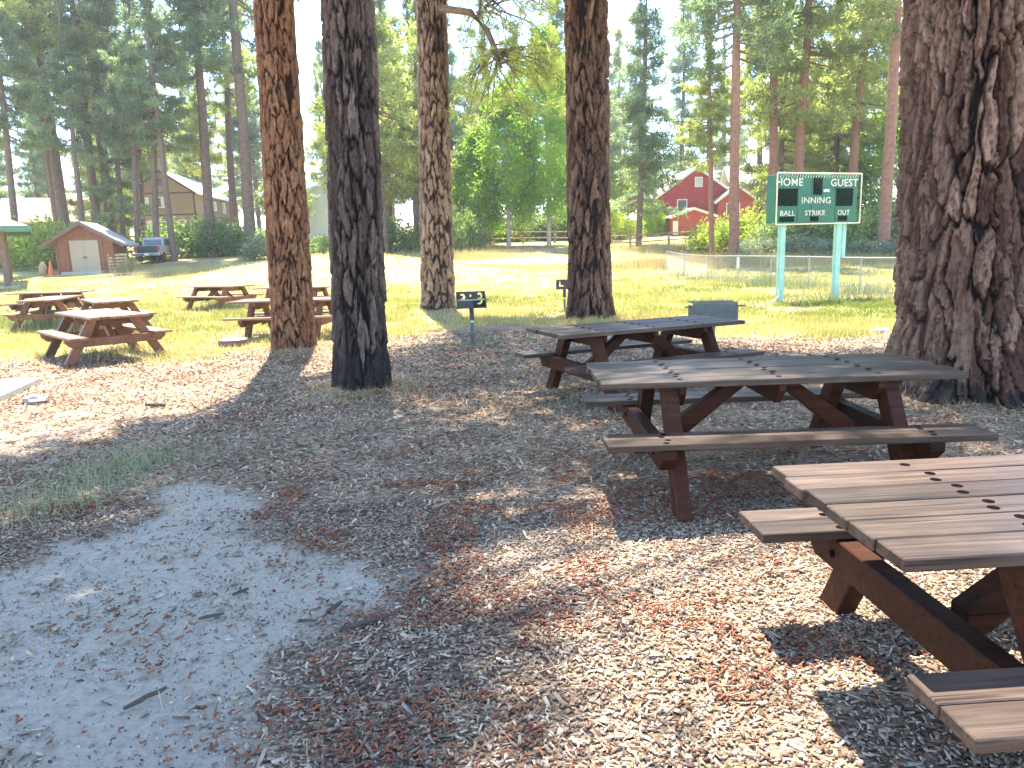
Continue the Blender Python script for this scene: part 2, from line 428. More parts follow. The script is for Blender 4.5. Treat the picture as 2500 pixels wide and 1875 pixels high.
def ground_mat():
    m, nt, ns, ls, b = mat_new('park_ground')
    tc = nd(ns, 'ShaderNodeTexCoord'); P = tc.outputs['Object']
    ag = nd(ns, 'ShaderNodeAttribute', attribute_name='grass'); ad = nd(ns, 'ShaderNodeAttribute', attribute_name='dirt'); ay = nd(ns, 'ShaderNodeAttribute', attribute_name='dry')
    vo = nd(ns, 'ShaderNodeTexVoronoi'); vo.inputs['Scale'].default_value = 42
    mp = nd(ns, 'ShaderNodeMapping'); mp.inputs['Scale'].default_value = (1, 1.9, 1); ls.new(P, mp.inputs[0]); ls.new(mp.outputs[0], vo.inputs['Vector'])
    rch = ramp(ns, [(0, (.10, .068, .047)), (.35, (.26, .185, .125)), (.7, (.42, .315, .22)), (1, (.56, .45, .33))])
    sep = nd(ns, 'ShaderNodeSeparateColor'); ls.new(vo.outputs['Color'], sep.inputs[0]); ls.new(sep.outputs[0], rch.inputs[0])
    n1 = noise_in(ns, ls, 1.6, 5, P)
    rn = ramp(ns, [(.3, (.62, .58, .55)), (.7, (1.2, 1.12, 1.05))]); ls.new(n1.outputs[0], rn.inputs[0])
    mul = nd(ns, 'ShaderNodeMixRGB', blend_type='MULTIPLY'); mul.inputs[0].default_value = 1; ls.new(rch.outputs[0], mul.inputs[1]); ls.new(rn.outputs[0], mul.inputs[2])
    # dirt
    n2 = noise_in(ns, ls, 26, 9, P, .8)
    rd = ramp(ns, [(.32, (.24, .19, .145)), (.43, (.45, .38, .30)), (.56, (.55, .475, .385)), (.72, (.64, .565, .47))]); ls.new(n2.outputs[0], rd.inputs[0])
    m1 = nd(ns, 'ShaderNodeMixRGB'); ls.new(ad.outputs['Fac'], m1.inputs[0]); ls.new(mul.outputs[0], m1.inputs[1]); ls.new(rd.outputs[0], m1.inputs[2])
    # grass
    n3 = noise_in(ns, ls, 5, 8, P, .7); n4 = noise_in(ns, ls, .55, 5, P)
    addm = nd(ns, 'ShaderNodeMath', operation='ADD'); ls.new(n3.outputs[0], addm.inputs[0]); ls.new(n4.outputs[0], addm.inputs[1])
    add2 = nd(ns, 'ShaderNodeMath', operation='MULTIPLY_ADD'); add2.inputs[1].default_value = .35; ls.new(addm.outputs[0], add2.inputs[0]); 
    hl = nd(ns, 'ShaderNodeMath', operation='MULTIPLY_ADD'); hl.inputs[1].default_value = .62; hl.inputs[2].default_value = -.18; ls.new(ay.outputs['Fac'], hl.inputs[0]); ls.new(hl.outputs[0], add2.inputs[2])
    rg = ramp(ns, [(.1, (.20, .23, .05)), (.35, (.33, .30, .09)), (.6, (.45, .36, .15)), (.85, (.50, .38, .20))]); ls.new(add2.outputs[0], rg.inputs[0])
    m2 = nd(ns, 'ShaderNodeMixRGB'); ls.new(ag.outputs['Fac'], m2.inputs[0]); ls.new(m1.outputs[0], m2.inputs[1]); ls.new(rg.outputs[0], m2.inputs[2])
    ls.new(m2.outputs[0], b.inputs['Base Color']); b.inputs['Roughness'].default_value = .95; b.inputs['Specular IOR Level'].default_value = .1
    nb = noise_in(ns, ls, 55, 8, P, .8)
    bp = nd(ns, 'ShaderNodeBump'); bp.inputs['Strength'].default_value = .9; bp.inputs['Distance'].default_value = .02; ls.new(nb.outputs[0], bp.inputs['Height'])
    ls.new(bp.outputs[0], b.inputs['Normal'])
    return m
M['ground'] = ground_mat()
ground = link('ground', np_mesh('ground', np.stack([GX, GY, GZ], -1).reshape(-1, 3), F, M['ground'],
              {'grass': gw.ravel(), 'dirt': dw.ravel(), 'dry': dry.ravel()}, True))
tag(ground, 'open park ground of bark mulch, bare dirt and dry mown grass', None, None, 'structure')
from bisect import bisect
def gz(x, y):
    """ground height from the grid (arrays)"""
    x = np.asarray(x, float); y = np.asarray(y, float)
    i = np.clip(np.searchsorted(xs, x) - 1, 0, nx - 2); j = np.clip(np.searchsorted(ys, y) - 1, 0, ny - 2)
    fx = (x - xs[i]) / (xs[i + 1] - xs[i]); fy = (y - ys[j]) / (ys[j + 1] - ys[j])
    return (GZ[j, i] * (1 - fx) + GZ[j, i + 1] * fx) * (1 - fy) + (GZ[j + 1, i] * (1 - fx) + GZ[j + 1, i + 1] * fx) * fy
def g1(x, y): return float(gz(np.array([x]), np.array([y]))[0])

# ------------------------------------------------------------------ foliage primitives
def basis(D):
    D = D / np.linalg.norm(D, axis=1, keepdims=True)
    ref = np.where(np.abs(D[:, 2:3]) < .9, np.array([[0, 0, 1.]]), np.array([[1., 0, 0]]))
    A = np.cross(ref, D); A /= np.linalg.norm(A, axis=1, keepdims=True)
    return A, np.cross(D, A), D
def tufts(P, D, L, W, n, rg, spread=1.0, tint=None):
    """star bursts of needle triangles at P along D; returns V, F, tint"""
    N = len(P)
    A, B, C = basis(D)
    th = rg.random((N, n)) * 2 * np.pi
    el = (rg.random((N, n)) - .25) * spread * 1.5
    ce, se = np.cos(el), np.sin(el)
    d = (A[:, None] * (ce * np.cos(th))[..., None] + B[:, None] * (ce * np.sin(th))[..., None] + C[:, None] * se[..., None])
    Ls = (L * (.7 + .6 * rg.random((N, n))))[..., None]
    s = rg.normal(size=(N, n, 3)); s -= (s * d).sum(-1, keepdims=True) * d; s /= np.linalg.norm(s, axis=-1, keepdims=True)
    b = P[:, None] + d * Ls * .06
    tip = P[:, None] + d * Ls
    mid = P[:, None] + d * Ls * .55
    V = np.stack([b, mid + s * W / 2, tip, mid - s * W / 2], 2).reshape(-1, 3)
    F = np.arange(N * n * 4).reshape(-1, 4)
    t = rg.random(N) if tint is None else tint
    T = np.repeat(np.clip(t[:, None] + (rg.random((N, n)) - .5) * .3, 0, 1).ravel(), 4)
    return V, F, T
def leaves(P, size, rg, tint=None, flat=.5):
    N = len(P)
    nrm = rg.normal(size=(N, 3)); nrm[:, 2] += flat * 2 * np.sign(rg.random(N) - .2)
    A, B, C = basis(nrm)
    a = rg.random(N) * 2 * np.pi
    u = A * np.cos(a)[:, None] + B * np.sin(a)[:, None]; v = np.cross(C, u)
    s = (size * (.6 + .8 * rg.random(N)))[:, None]
    V = np.stack([P - u * s * .5, P + v * s * .3, P + u * s * .5, P - v * s * .3], 1).reshape(-1, 3)
    t = rg.random(N) if tint is None else tint
    return V, np.arange(N * 4).reshape(-1, 4), np.repeat(np.clip(t, 0, 1), 4)
def blades(P, h, w, rg, lean=.35, tint=None):
    N = len(P)
    a = rg.random(N) * 2 * np.pi
    u = np.stack([np.cos(a), np.sin(a), np.zeros(N)], 1)
    l = rg.normal(size=(N, 3)) * lean; l[:, 2] = 1; l /= np.linalg.norm(l, axis=1, keepdims=True)
    V = np.stack([P - u * w[:, None] / 2, P + u * w[:, None] / 2, P + l * h[:, None]], 1).reshape(-1, 3)
    t = rg.random(N) if tint is None else tint
    return V, np.arange(N * 3).reshape(-1, 3), np.repeat(np.clip(t, 0, 1), 3)
def join(parts):
    """parts of (V,F,T) with the same face size"""
    Vs, Fs, Ts = [], [], []; o = 0
    for V, F, T in parts:
        Vs.append(V); Fs.append(F + o); Ts.append(T); o += len(V)
    return np.concatenate(Vs), np.concatenate(Fs), np.concatenate(Ts)

# ------------------------------------------------------------------ near pines (bark as relief)
def bark_trunk(name, mat, base, top, H, r0, flare, nth, dz, zf, nu, vh, depth, seed, parent, lobes=5, charh=0, coarse=.38, rough=0.25, scar=None, fw=1.0):
    zs = np.concatenate([np.arange(-.12, zf, dz), np.arange(zf, H, coarse)])
    th = np.linspace(0, 2 * np.pi, nth, endpoint=False)
    T, Z = np.meshgrid(th, zs)
    rg = np.random.default_rng(seed)
    ph = rg.random(6) * 6.28
    r = r0 * (1 - .30 * np.clip(Z, 0, None) / 16)
    lob = 1 + .45 * np.cos(lobes * T + ph[0]) + .3 * np.cos((lobes + 3) * T + ph[1])
    r = r * (1 + flare * np.exp(-np.clip(Z, -.1, None) / .32) * np.clip(lob, .15, None)) + .02 * r0 * np.cos(2 * T + Z * .7 + ph[2])
    per = nu
    # warp the plate lattice so that furrows wander
    cu = np.cos(T) * 3; su = np.sin(T) * 3
    wx = (fbm(cu + 7 + Z * .4, su + Z * 2.2, seed + 3, 3) - .5)
    wy = (fbm(cu * 1.5 + 17 + Z * .8, su * 1.5 + Z * 1.1, seed + 9, 3) - .5)
    jx_ = fbm(cu * 5 + Z * .9, su * 5 + Z * 6.0, seed + 51, 4) - .5
    jy_ = fbm(cu * 4 + 3 + Z * .9, su * 4 + Z * 3.0, seed + 57, 4) - .5
    u = T / (2 * np.pi) * per + wx * 1.3 + jx_ * .5; v = Z / vh + wy * 1.2 + jy_ * .35 + 40
    f1, f2, cid, dv = worley(u, v, per, seed)
    plate = sstep(.03 * fw, (.10 + .08 * cid) * fw, f2 - f1)
    # smaller flakes riding on the plates, each tipped outward at its lower edge
    uu = u * 2 + 3 + jx_ * 1.2; vv = v * 2.2 + 11 + jy_
    g1_, g2_, c2, dv2 = worley(uu, vv, per * 2, seed + 5)
    fl = sstep(.0, .16, g2_ - g1_)
    fine = fbm(cu * 9 + Z * 2, su * 9 + Z * 10, seed + 20, 4) - .5
    hgt = depth * (plate * (.40 + .55 * cid - .22 * dv) + plate * fl * (.16 + .34 * c2 - .22 * dv2) + rough * fine)
    plate = plate * (.8 + .2 * fl)
    if scar is not None:
        t0, z0, wt, hz = scar
        s = sstep(1.0, .8, np.hypot((T - t0) / wt, (Z - z0) / hz) + .5 * (fbm(cu * 2, Z * 5, seed + 31) - .5))
        hgt = hgt * (1 - s) + s * depth * (.35 + .18 * fine); plate = plate * (1 - s) + s * .9; cid = cid * (1 - s) + s * .75
    r = r + hgt - depth * .6
    base = np.array(base); top = np.array(top)
    ax = (top - base) / (top[2] - base[2])
    cx = ax[0] * Z; cyy = ax[1] * Z
    V = np.stack([cx + r * np.cos(T), cyy + r * np.sin(T), Z], -1).reshape(-1, 3)
    n, m = Z.shape
    ix = np.arange(n * m).reshape(n, m); jx = np.roll(ix, -1, 1)
    F = np.stack([ix[:-1], jx[:-1], jx[1:], ix[1:]], -1).reshape(-1, 4)
    chn = np.zeros_like(Z)
    if charh:
        chn = sstep(.15, -.15, Z / charh - 1 + 1.6 * (fbm(cu * 1.2 + 31, su * 1.2 + Z * 1.5, seed + 40, 4) - .45)) * .85
    me = np_mesh('trunk', V, F, mat, {'plate': plate.ravel(), 'cell': np.clip((.55 * cid + .45 * c2 - .5) * 1.6 + .45, 0, 1).ravel(), 'char': chn.ravel()}, False)
    return link(name, me, parent)

NEAR = [
    dict(key='t1', base=(-3.72, 12.52, 0), top=(-3.58, 12.52, 5.57), r=.335, H=16, flare=.13, nth=150, dz=.021, zf=5.9, nu=19, fw=1.3, vh=.40, depth=.042, seed=101,
         mat=bark('bark_orange', (.022, .010, .007), (.17, .08, .043), (.33, .18, .10)), charh=0, label='orange-brown pine trunk left of the dark pine, tables behind it'),
    dict(key='t2', base=(-1.77, 8.52, 0), top=(-1.64, 8.52, 4.29), r=.285, H=16, flare=.20, nth=170, dz=.015, zf=4.6, nu=18, fw=1.5, vh=.50, depth=.05, seed=202,
         mat=bark('bark_dark', (.010, .007, .006), (.055, .035, .027), (.19, .135, .105)), charh=.55, label='dark blackened pine trunk standing nearest the middle of the photo'),
    dict(key='t3', base=(-1.97, 20.2, 0), top=(-1.75, 20.2, 7.87), r=.43, H=17, flare=.10, nth=130, dz=.03, zf=8.2, nu=19, fw=1.9, vh=.52, depth=.06, seed=303,
         mat=bark('bark_pale', (.022, .013, .010), (.22, .14, .095), (.37, .26, .19)), charh=.18, label='pale tan pine trunk with plated bark beside the open charcoal grill'),
    dict(key='t4', base=(1.76, 16.1, 0), top=(1.76, 16.1, 6.5), r=.46, H=17, flare=.15, nth=150, dz=.025, zf=6.9, nu=22, fw=1.8, vh=.62, depth=.07, seed=404,
         mat=bark('bark_brown', (.013, .008, .006), (.075, .04, .026), (.23, .14, .095)), charh=0, label='brown furrowed pine trunk rising behind the farthest of the three near tables'),
    dict(key='big', base=(4.62, 7.2, 0), top=(4.42, 7.2, 3.69), r=.63, H=17, flare=.34, nth=400, dz=.0115, zf=3.9, nu=32, vh=.74, depth=.11, seed=505, lobes=7, rough=.34,
         mat=bark('bark_giant', (.013, .008, .007), (.085, .040, .027), (.30, .18, .122)), charh=.28, label='huge old pine trunk with shaggy bark at the right edge', scar=(4.05, .75, .16, .42)),
]
NT = {}
for p in NEAR:
    t = thing('pine_tree', p['label'], 'tree', (p['base'][0], p['base'][1], -.02), 0)
    bark_trunk('trunk', p['mat'], p['base'], p['top'], p['H'], p['r'], p['flare'], p['nth'], p['dz'], p['zf'], p['nu'], p['vh'], p['depth'], p['seed'], t,
               p.get('lobes', 5), p['charh'], rough=p.get('rough', .25), scar=p.get('scar'), fw=p.get('fw', 1.0))
    NT[p['key']] = (t, np.array(p['base']), np.array(p['top']))

# unseen crowns above the frame: near-pine boughs laid out from a wanted shade pattern
S = np.array(SUN)
def shade_p(x, y):
    p = np.zeros_like(x)
    left = 7.7 + (x + 2.9) * 1.5
    main = (y < 10.8) & ((x > -2.9) | (y < left))
    p = np.where(main, .9, p)
    hole = np.maximum(sstep(-.35, .15, x) * sstep(4.4, 3.4, y) * sstep(3.6, 3.0, x), sstep(-.3, .1, x) * sstep(5.3, 4.5, y) * sstep(2.3, 1.2, x))          # sunny around the nearest table
    p = p * (1 - hole)
    mid = sstep(-.3, .3, x) * sstep(5.0, 3.6, y) * (1 - hole)
    p = p * (1 - .35 * mid)
    p = p * (1 - .8 * sstep(2.2, 3.2, x) * sstep(9.2, 10.2, y))
    p2 = (y >= 10.8) & (y < 17.2) & (x > -2.6 + .25 * (y - 10.8)) & (x < 3.0)
    p = np.where(p2, .5, p)
    p = np.where((x < -2.0) & (y > 10), 0, p)
    p = np.where((y > 17.4) | (x > 6.5), 0, p)
    return p * (.5 + 1.0 * (fbm(x * .9, y * .9, 77, 3) > .43))
N0 = 1900
gx = rng.uniform(-6.5, 6.5, N0); gy = rng.uniform(-1.5, 17.5, N0)
keep = rng.random(N0) < shade_p(gx, gy)
gx, gy = gx[keep], gy[keep]
bz = rng.uniform(7.0, 14.5, len(gx))
BP = np.stack([gx, gy, np.zeros(len(gx))], 1) + S * (bz / S[2])[:, None]
vis = (BP[:, 2] - 1.6) / np.maximum(BP[:, 1], .1) > .40
BP = BP[vis]
axes = {k: v[1] for k, v in NT.items()}
keys = list(axes)
dist = np.stack([np.hypot(BP[:, 0] - axes[k][0], BP[:, 1] - axes[k][1]) for k in keys], 1)
own = dist.argmin(1)
for ki, k in enumerate(keys):
    sel = BP[own == ki]
    t, b, tp = NT[k]
    rg = np.random.default_rng(900 + ki)
    if len(sel) == 0: continue
    off = rg.normal(size=(len(sel), 30, 3)) * np.array([.42, .42, .2])
    P = (sel[:, None] + off).reshape(-1, 3)
    D = P - np.array([b[0], b[1], 0]); D[:, 2] = 1.2
    V, Fc, T = tufts(P, D, .24, .030, 11, rg)
    link('crown', np_mesh('crown', V - np.array(t.location), Fc, M['needle'], {'tint': T}), t)
    mb = MB()
    for q in sel:
        c = b + (tp - b) * ((q[2] - 1.2) / tp[2])
        mb.tube([c, (c + q) / 2 + np.array([0, 0, .15]), q], [.05, .035, .012], 3, False)
    o = mb.build('limbs', M['twig'], t); o['kind'] = 'stuff'; o.location = -Vector(t.location)

# the low arching bough of the pale pine
t3 = NT['t3'][0]
mb = MB()
mb.tube([(-1.62, 20.0, 7.65), (-1.33, 19.8, 7.58), (-.73, 19.5, 7.40), (-.34, 19.4, 6.95), (-.1, 19.4, 6.36), (-.03, 19.4, 6.05)], [.11, .095, .085, .075, .065, .05], 8)
mb.tube([(-.55, 19.45, 7.25), (-.45, 19.3, 7.7), (-.5, 19.2, 8.3)], [.05, .04, .03], 6)
rg = np.random.default_rng(31)
tips = []
for i in range(58):
    if i < 34: s_ = Vector((-.05, 19.4, 6.1)).lerp(Vector((-.34, 19.4, 6.95)), rg.random() * .6)
    else: s_ = Vector((-.6 + rg.random() * .5, 19.4, 7.3 + rg.random() * .7))
    e_ = Vector((rg.uniform(-1.2, 1.9), 19.4 + rg.normal() * .7, rg.uniform(4.7, 6.6) if i < 34 else rg.uniform(6.3, 8.4)))
    m1 = (s_ + e_) / 2 + Vector((rg.normal() * .15, 0, .1 + rg.random() * .25))
    mb.tube([s_, m1, e_], [.026, .017, .008], 5, False)
    for k in range(5):
        f = .62 + .38 * k / 4
        p = s_.lerp(m1, f * 2) if f < .5 else m1.lerp(e_, f * 2 - 1)
        q = p + Vector(rg.normal(size=3)) * .2
        mb.tube([p, q], [.009, .005], 3, False)
        tips.append((q, (q - p) + Vector((0, 0, .10))))
o = mb.build('branch', M['twig'], t3); o['kind'] = 'stuff'; o.location = -Vector(t3.location)
P = np.array([p[0] for p in tips]); D = np.array([p[1] for p in tips])
V, Fc, T = tufts(P, D, .23, .020, 28, rg, 1.3, .4 + .6 * rg.random(len(P)))
link('foliage', np_mesh('foliage', V - np.array(t3.location), Fc, M['needle'], {'tint': T}), t3)

# ------------------------------------------------------------------ picnic tables
def table_meshes(L, mt, mf, tagn):
    """shared meshes for one kind of table; returns placement list"""
    out = []
    rg = random.Random(tagn)
    h = L / 2
    bw, th, gap = .140, .04, .0085
    y0 = -(6 * bw + 5 * gap) / 2 + bw / 2
    tops = []
    variants = [MB().box((0, 0, 0), (L + d, bw, th)).mesh('tabletop_board', mt, .004) for d in (0, .02, -.012)]
    for i in range(6):
        tops.append(('tabletop_board', variants[i % 3], (rg.uniform(-.008, .008), y0 + i * (bw + gap), .76 - th / 2 + rg.uniform(-.002, .002)), (rg.uniform(-.006, .006), 0, 0)))
    bm = MB().box((0, 0, 0), (L, .134, th)).mesh('bench_board', mt, .004)
    for s in (-1, 1):
        for k in (-.07, .07):
            tops.append(('bench_board', bm, (rg.uniform(-.006, .006), s * .63 + k, .455 - th / 2 + rg.uniform(-.0015, .0015)), (rg.uniform(-.005, .005), 0, 0)))
    fr = []
    A = h - .44
    w = .155
    def leg(s):
        return [(s * .72 - w / 2, 0.0), (s * .72 + w / 2, 0.0), (s * .30 + w / 2, .717), (s * .30 - w / 2, .717)]
    lm = {s: MB().prism(leg(s), 'x', -.045, .045).mesh('leg', mf, .005) for s in (-1, 1)}
    cl = MB().prism([(-.41, .717), (.41, .717), (.41, .67), (.33, .585), (-.33, .585), (-.41, .67)], 'x', -.022, .022).mesh('cleat', mf, .003)
    zb = .412
    bmh = MB().prism([(-.77, zb), (.77, zb), (.77, zb - .05), (.68, zb - .135), (-.68, zb - .135), (-.77, zb - .05)], 'x', -.043, .043).mesh('seat_beam', mf, .005)
    for e in (-1, 1):
        for s in (-1, 1):
            fr.append(('leg', lm[s], (e * A, 0, 0), (0, 0, 0)))
        fr.append(('cleat', cl, (e * (A - .069), 0, 0), (0, 0, 0)))
        fr.append(('seat_beam', bmh, (e * (A + .0895), 0, 0), (0, 0, 0)))
    fr.append(('cleat', cl, (0, 0, 0), (0, 0, 0)))
    for e in (-1, 1):
        d = .10
        poly = [(e * .03, .714), (e * .03 + e * d * 1.3, .714), (e * (A - .048), .37), (e * (A - .048), .25), (e * (A - .14), .29)]
        fr.append(('brace', MB().prism(poly, 'y', -.045, .045).mesh('brace', mf, .004), (0, 0, 0), (0, 0, 0)))
    return tops, fr, A

hole_disc_me = MB().prism([(.019 * math.cos(k * .5236), .019 * math.sin(k * .5236)) for k in range(12)], 'z', -.002, .0009).mesh('hole_shade_disc', M['hole'])  # flat disc on the board, the hole's inner shade put into its colour
bolt_me = MB().prism([(.017 * math.cos(k * .785), .017 * math.sin(k * .785)) for k in range(8)], 'x', -.006, .006).mesh('bolt', M['hole'])
def place_table(spec, label, x, y, rz, holes, group, zoff=0):
    tops, fr, A = spec
    t = thing('picnic_table', label, 'picnic table', (x, y, g1(x, y) + zoff), rz, group)
    nb = 0
    for i, (n, me, loc, rot) in enumerate(tops):
        o = link(n, me, t, loc, rot)
        if holes:
            rows = (-A + .069, 0, A - .069) if n == 'tabletop_board' else (-A - .0895, A + .0895)
            for rx in rows:
                for k in ((-.03, .03) if i not in (0, 5) or n != 'tabletop_board' else ((.0,))):
                    link('hole_shade_disc', hole_disc_me, o, (rx - loc[0] + .012 * (1 if k > 0 else -1), k + random.uniform(-.006, .006), .02))
    for n, me, loc, rot in fr:
        o = link(n, me, t, loc, rot)
        if holes and n == 'seat_beam':
            e = 1 if loc[0] > 0 else -1
            for s in (-1, 1):
                link('bolt', bolt_me, o, (e * .043, s * .52, .345))
    return t
spec_new = table_meshes(2.25, M['top'], M['frame'], 5)
spec_old = table_meshes(2.25, M['oldtop'], M['oldframe'], 9)
TG = 'wooden picnic tables'
place_table(spec_new, 'brown picnic table nearest the camera, cut off by the right edge', 2.14, 2.35, .055, True, TG, .005)
place_table(spec_new, 'dark picnic table in front of the huge shaggy trunk, middle of three', 1.665, 4.83, .004, True, TG, .03)
place_table(spec_new, 'shaded picnic table in front of the grey-green grill, farthest of three', 1.375, 8.0, .396, True, TG)
place_table(spec_old, 'sunlit picnic table nearest on the left grass, two others right behind it', -7.04, 12.63, 2.337, False, TG)
place_table(spec_old, 'picnic table left of two behind the nearest lawn table, cut by left edge', -11.52, 18.6, 1.844, False, TG)
place_table(spec_old, 'picnic table with bright slatted top just behind the nearest lawn table', -9.28, 17.05, 2.222, False, TG)
place_table(spec_old, 'long picnic table seen side-on at far left near the paved strip', -14.0, 22.6, -.05, False, TG)
place_table(spec_old, 'lone picnic table on green grass, farthest left of the orange-brown trunk', -9.29, 23.7, 2.638, False, TG)
place_table(spec_old, 'picnic table half hidden behind the orange-brown trunk, beside the low stump', -4.40, 14.87, -.053, False, TG)
place_table(spec_old, 'farther picnic table mostly hidden between orange-brown and dark trunks', -6.06, 21.1, -.128, False, TG)

# ------------------------------------------------------------------ grills
def panel(w, h, th, cut, n=(34, 20)):
    """upright plate in x-z with cut-outs: cut(x,z) True removes"""
    mb = MB()
    nx_, nz_ = n
    X = [-w / 2 + w * i / nx_ for i in range(nx_ + 1)]; Z = [h * j / nz_ for j in range(nz_ + 1)]
    on = [[not cut((X[i] + X[i + 1]) / 2, (Z[j] + Z[j + 1]) / 2) for j in range(nz_)] for i in range(nx_)]
    ids = {}
    def v(i, j, s):
        k = (i, j, s)
        if k not in ids:
            ids[k] = len(mb.v); mb.v.append((X[i], s * th / 2, Z[j]))
        return ids[k]
    for i in range(nx_):
        for j in range(nz_):
            if not on[i][j]: continue
            mb.f.append((v(i, j, -1), v(i + 1, j, -1), v(i + 1, j + 1, -1), v(i, j + 1, -1)))
            mb.f.append((v(i, j, 1), v(i, j + 1, 1), v(i + 1, j + 1, 1), v(i + 1, j, 1)))
            for di, dj, a, b in ((-1, 0, (i, j), (i, j + 1)), (1, 0, (i + 1, j), (i + 1, j + 1)), (0, -1, (i, j), (i + 1, j)), (0, 1, (i, j + 1), (i + 1, j + 1))):
                ii, jj = i + di, j + dj
                if not (0 <= ii < nx_ and 0 <= jj < nz_ and on[ii][jj]):
                    mb.f.append((v(*a, -1), v(*b, -1), v(*b, 1), v(*a, 1)))
    return mb
def hook(x, z, cx, cz, r, w, gap):
    """C-shaped slot"""
    d = math.hypot(x - cx, z - cz); a = math.atan2(z - cz, (x - cx) * gap)
    return abs(d - r) < w and a < 2.2 and a > -2.2
def grill(label, x, y, rz, w, h, d, z0, mat, style):
    t = thing('park_grill', label, 'grill', (x, y, g1(x, y)), rz, 'charcoal grills on posts')
    MB().tube([(0, 0, -.1), (0, 0, z0 - .12)], .03, 10).build('post', M['grillpost'], t, smooth=False)
    MB().tube([(0, 0, z0 - .2), (0, 0, z0)], .042, 10).build('sleeve', mat, t)
    MB().box((0, 0, z0 - .028), (.05, .062, .03)).build('label_band', M['white'], t, (0, 0, -.21))
    if style == 'open':
        cut = lambda X, Z: (hook(X, Z, w * .30, h * .68, .042, .015, 1) or hook(X, Z, w * .30, h * .36, .042, .015, 1) or hook(X, Z, -w * .30, h * .66, .04, .016, 1)
                            or math.hypot(X, Z - h * .72) < .022 or math.hypot(X, Z - h * .32) < .022)
        panel(w, h, .006, cut).build('back_plate', mat, t, (0, d / 2, z0))
        MB().box((0, 0, z0 + .004), (w + .03, d, .008)).build('floor_plate', mat, t)
        for s in (-1, 1):
            MB().prism([(-d / 2, 0), (d / 2 - .004, 0), (d / 2 - .004, h), (-d / 2 + .10, h * .55), (-d / 2, h * .4)], 'x', -.003, .003).build('side_plate', mat, t, (s * w / 2, 0, z0 + .009))
        MB().prism([(-w / 2, 0), (w * .05, 0), (w * .05, h * .44), (-w / 2, h * .44)], 'y', -.003, .003).build('front_plate', mat, t, (0, -d / 2, z0 + .009))
        gm = MB()
        for k in range(9): gm.box((0, -d / 2 + .04 + k * (d - .08) / 8, 0), (w * .96, .008, .008))
        gm.box((-w * .4, 0, .008), (.02, d - .05, .006)); gm.box((w * .4, 0, .008), (.02, d - .05, .006))
        gm.build('grate', M['steel'], t, (0, 0, z0 + h * .5))
        MB().tube([(w / 2, -d * .2, z0 + h * .5), (w / 2 + .06, -d * .2, z0 + h * .5)], .009, 8).build('handle', M['grillpost'], t)
    elif style == 'slots':
        cut = lambda X, Z: ((abs(X + w * .30) < .012 and h * .35 < Z < h * .85) or (abs(X + w * .22) < .05 and abs(Z - h * .34) < .012) or hook(X, Z, w * .25, h * .5, .035, .013, 1) or math.hypot(X - w * .33, Z - h * .8) < .016)
        panel(w, h, .006, cut).build('back_plate', mat, t, (0, -d / 2, z0))
        MB().box((0, 0, z0 + .004), (w + .02, d - .02, .008)).build('floor_plate', mat, t)
        for s in (-1, 1):
            MB().box((s * (w / 2 - .004), .004, z0 + h * .4), (.006, d - .02, h * .75)).build('side_plate', mat, t)
    else:
        panel(w, h, .008, lambda X, Z: False, (2, 2)).build('back_plate', mat, t, (0, -d / 2, z0))
        MB().box((0, 0, z0 + .004), (w, d - .02, .008)).build('floor_plate', mat, t)
        for s in (-1, 1):
            MB().box((s * (w / 2 - .004), .004, z0 + h * .46), (.006, d - .02, h * .9)).build('side_plate', mat, t)
            MB().tube([(s * w / 2, -d / 2 + .03, z0 + h * .86), (s * (w / 2 + .11), -d / 2 + .03, z0 + h * .86)], .012, 8).build('handle', mat, t)
        gm = MB()
        for k in range(22): gm.box((-w / 2 + .02 + k * (w - .04) / 21, 0, 0), (.012, d, .012))
        gm.box((0, -d / 2 + .012, .012), (w, .012, .008)); gm.box((0, d / 2 - .012, .012), (w, .012, .008))
        gm.build('grate', mat, t, (0, 0, z0 + h + .006))
    return t
grill('open black charcoal grill with cut-out plate on a post beside pale trunk', -.66, 12.7, .10, .50, .27, .36, .63, M['grill'], 'open')
grill('small dark grill half hidden behind the brown furrowed trunk', 1.42, 18.9, 0, .42, .25, .32, .56, M['grill'], 'slots')
grill('closed grey-green grill on a post behind the farthest near table', 3.02, 10.9, -.05, .66, .30, .34, .43, M['grill_green'], 'closed')

# ------------------------------------------------------------------ scoreboard
def text_part(s, w, h, parent, loc, name, mat):
    """raised lettering, w wide and h tall, centred at loc on a face looking to -y"""
    cu = bpy.data.curves.new('txt', 'FONT'); cu.body = s; cu.size = 1; cu.extrude = .02; cu.offset = .011; cu.space_character = 1.06
    tmp = bpy.data.objects.new('txt', cu); col.objects.link(tmp)
    dg = bpy.context.evaluated_depsgraph_get()
    me = bpy.data.meshes.new_from_object(tmp.evaluated_get(dg))
    bpy.data.objects.remove(tmp)
    co = np.zeros(len(me.vertices) * 3); me.vertices.foreach_get('co', co); co = co.reshape(-1, 3)
    lo, hi = co.min(0), co.max(0)
    co = (co - (lo + hi) / 2) / (hi - lo) * np.array([w, h, .012])
    me.vertices.foreach_set('co', co.ravel()); me.update()
    me.materials.clear(); me.materials.append(mat); me.name = name
    return link(name, me, parent, loc, (math.pi / 2, 0, 0))
bx, by = 8.17, 19.75
brz = math.atan2(20.25 - 19.15, 9.55 - 6.80)
sb = thing('scoreboard', 'green baseball scoreboard on two pale teal posts behind chain-link fence', 'scoreboard', (bx, by, g1(bx, by)), brz)
W_, z0, z1 = 2.78, 2.06, 3.27
H_ = z1 - z0
cabm = MB().box((0, .16, (z0 + z1) / 2), (W_, .32, H_)).build('cabinet', M['board_green'], sb, bevel=.006)
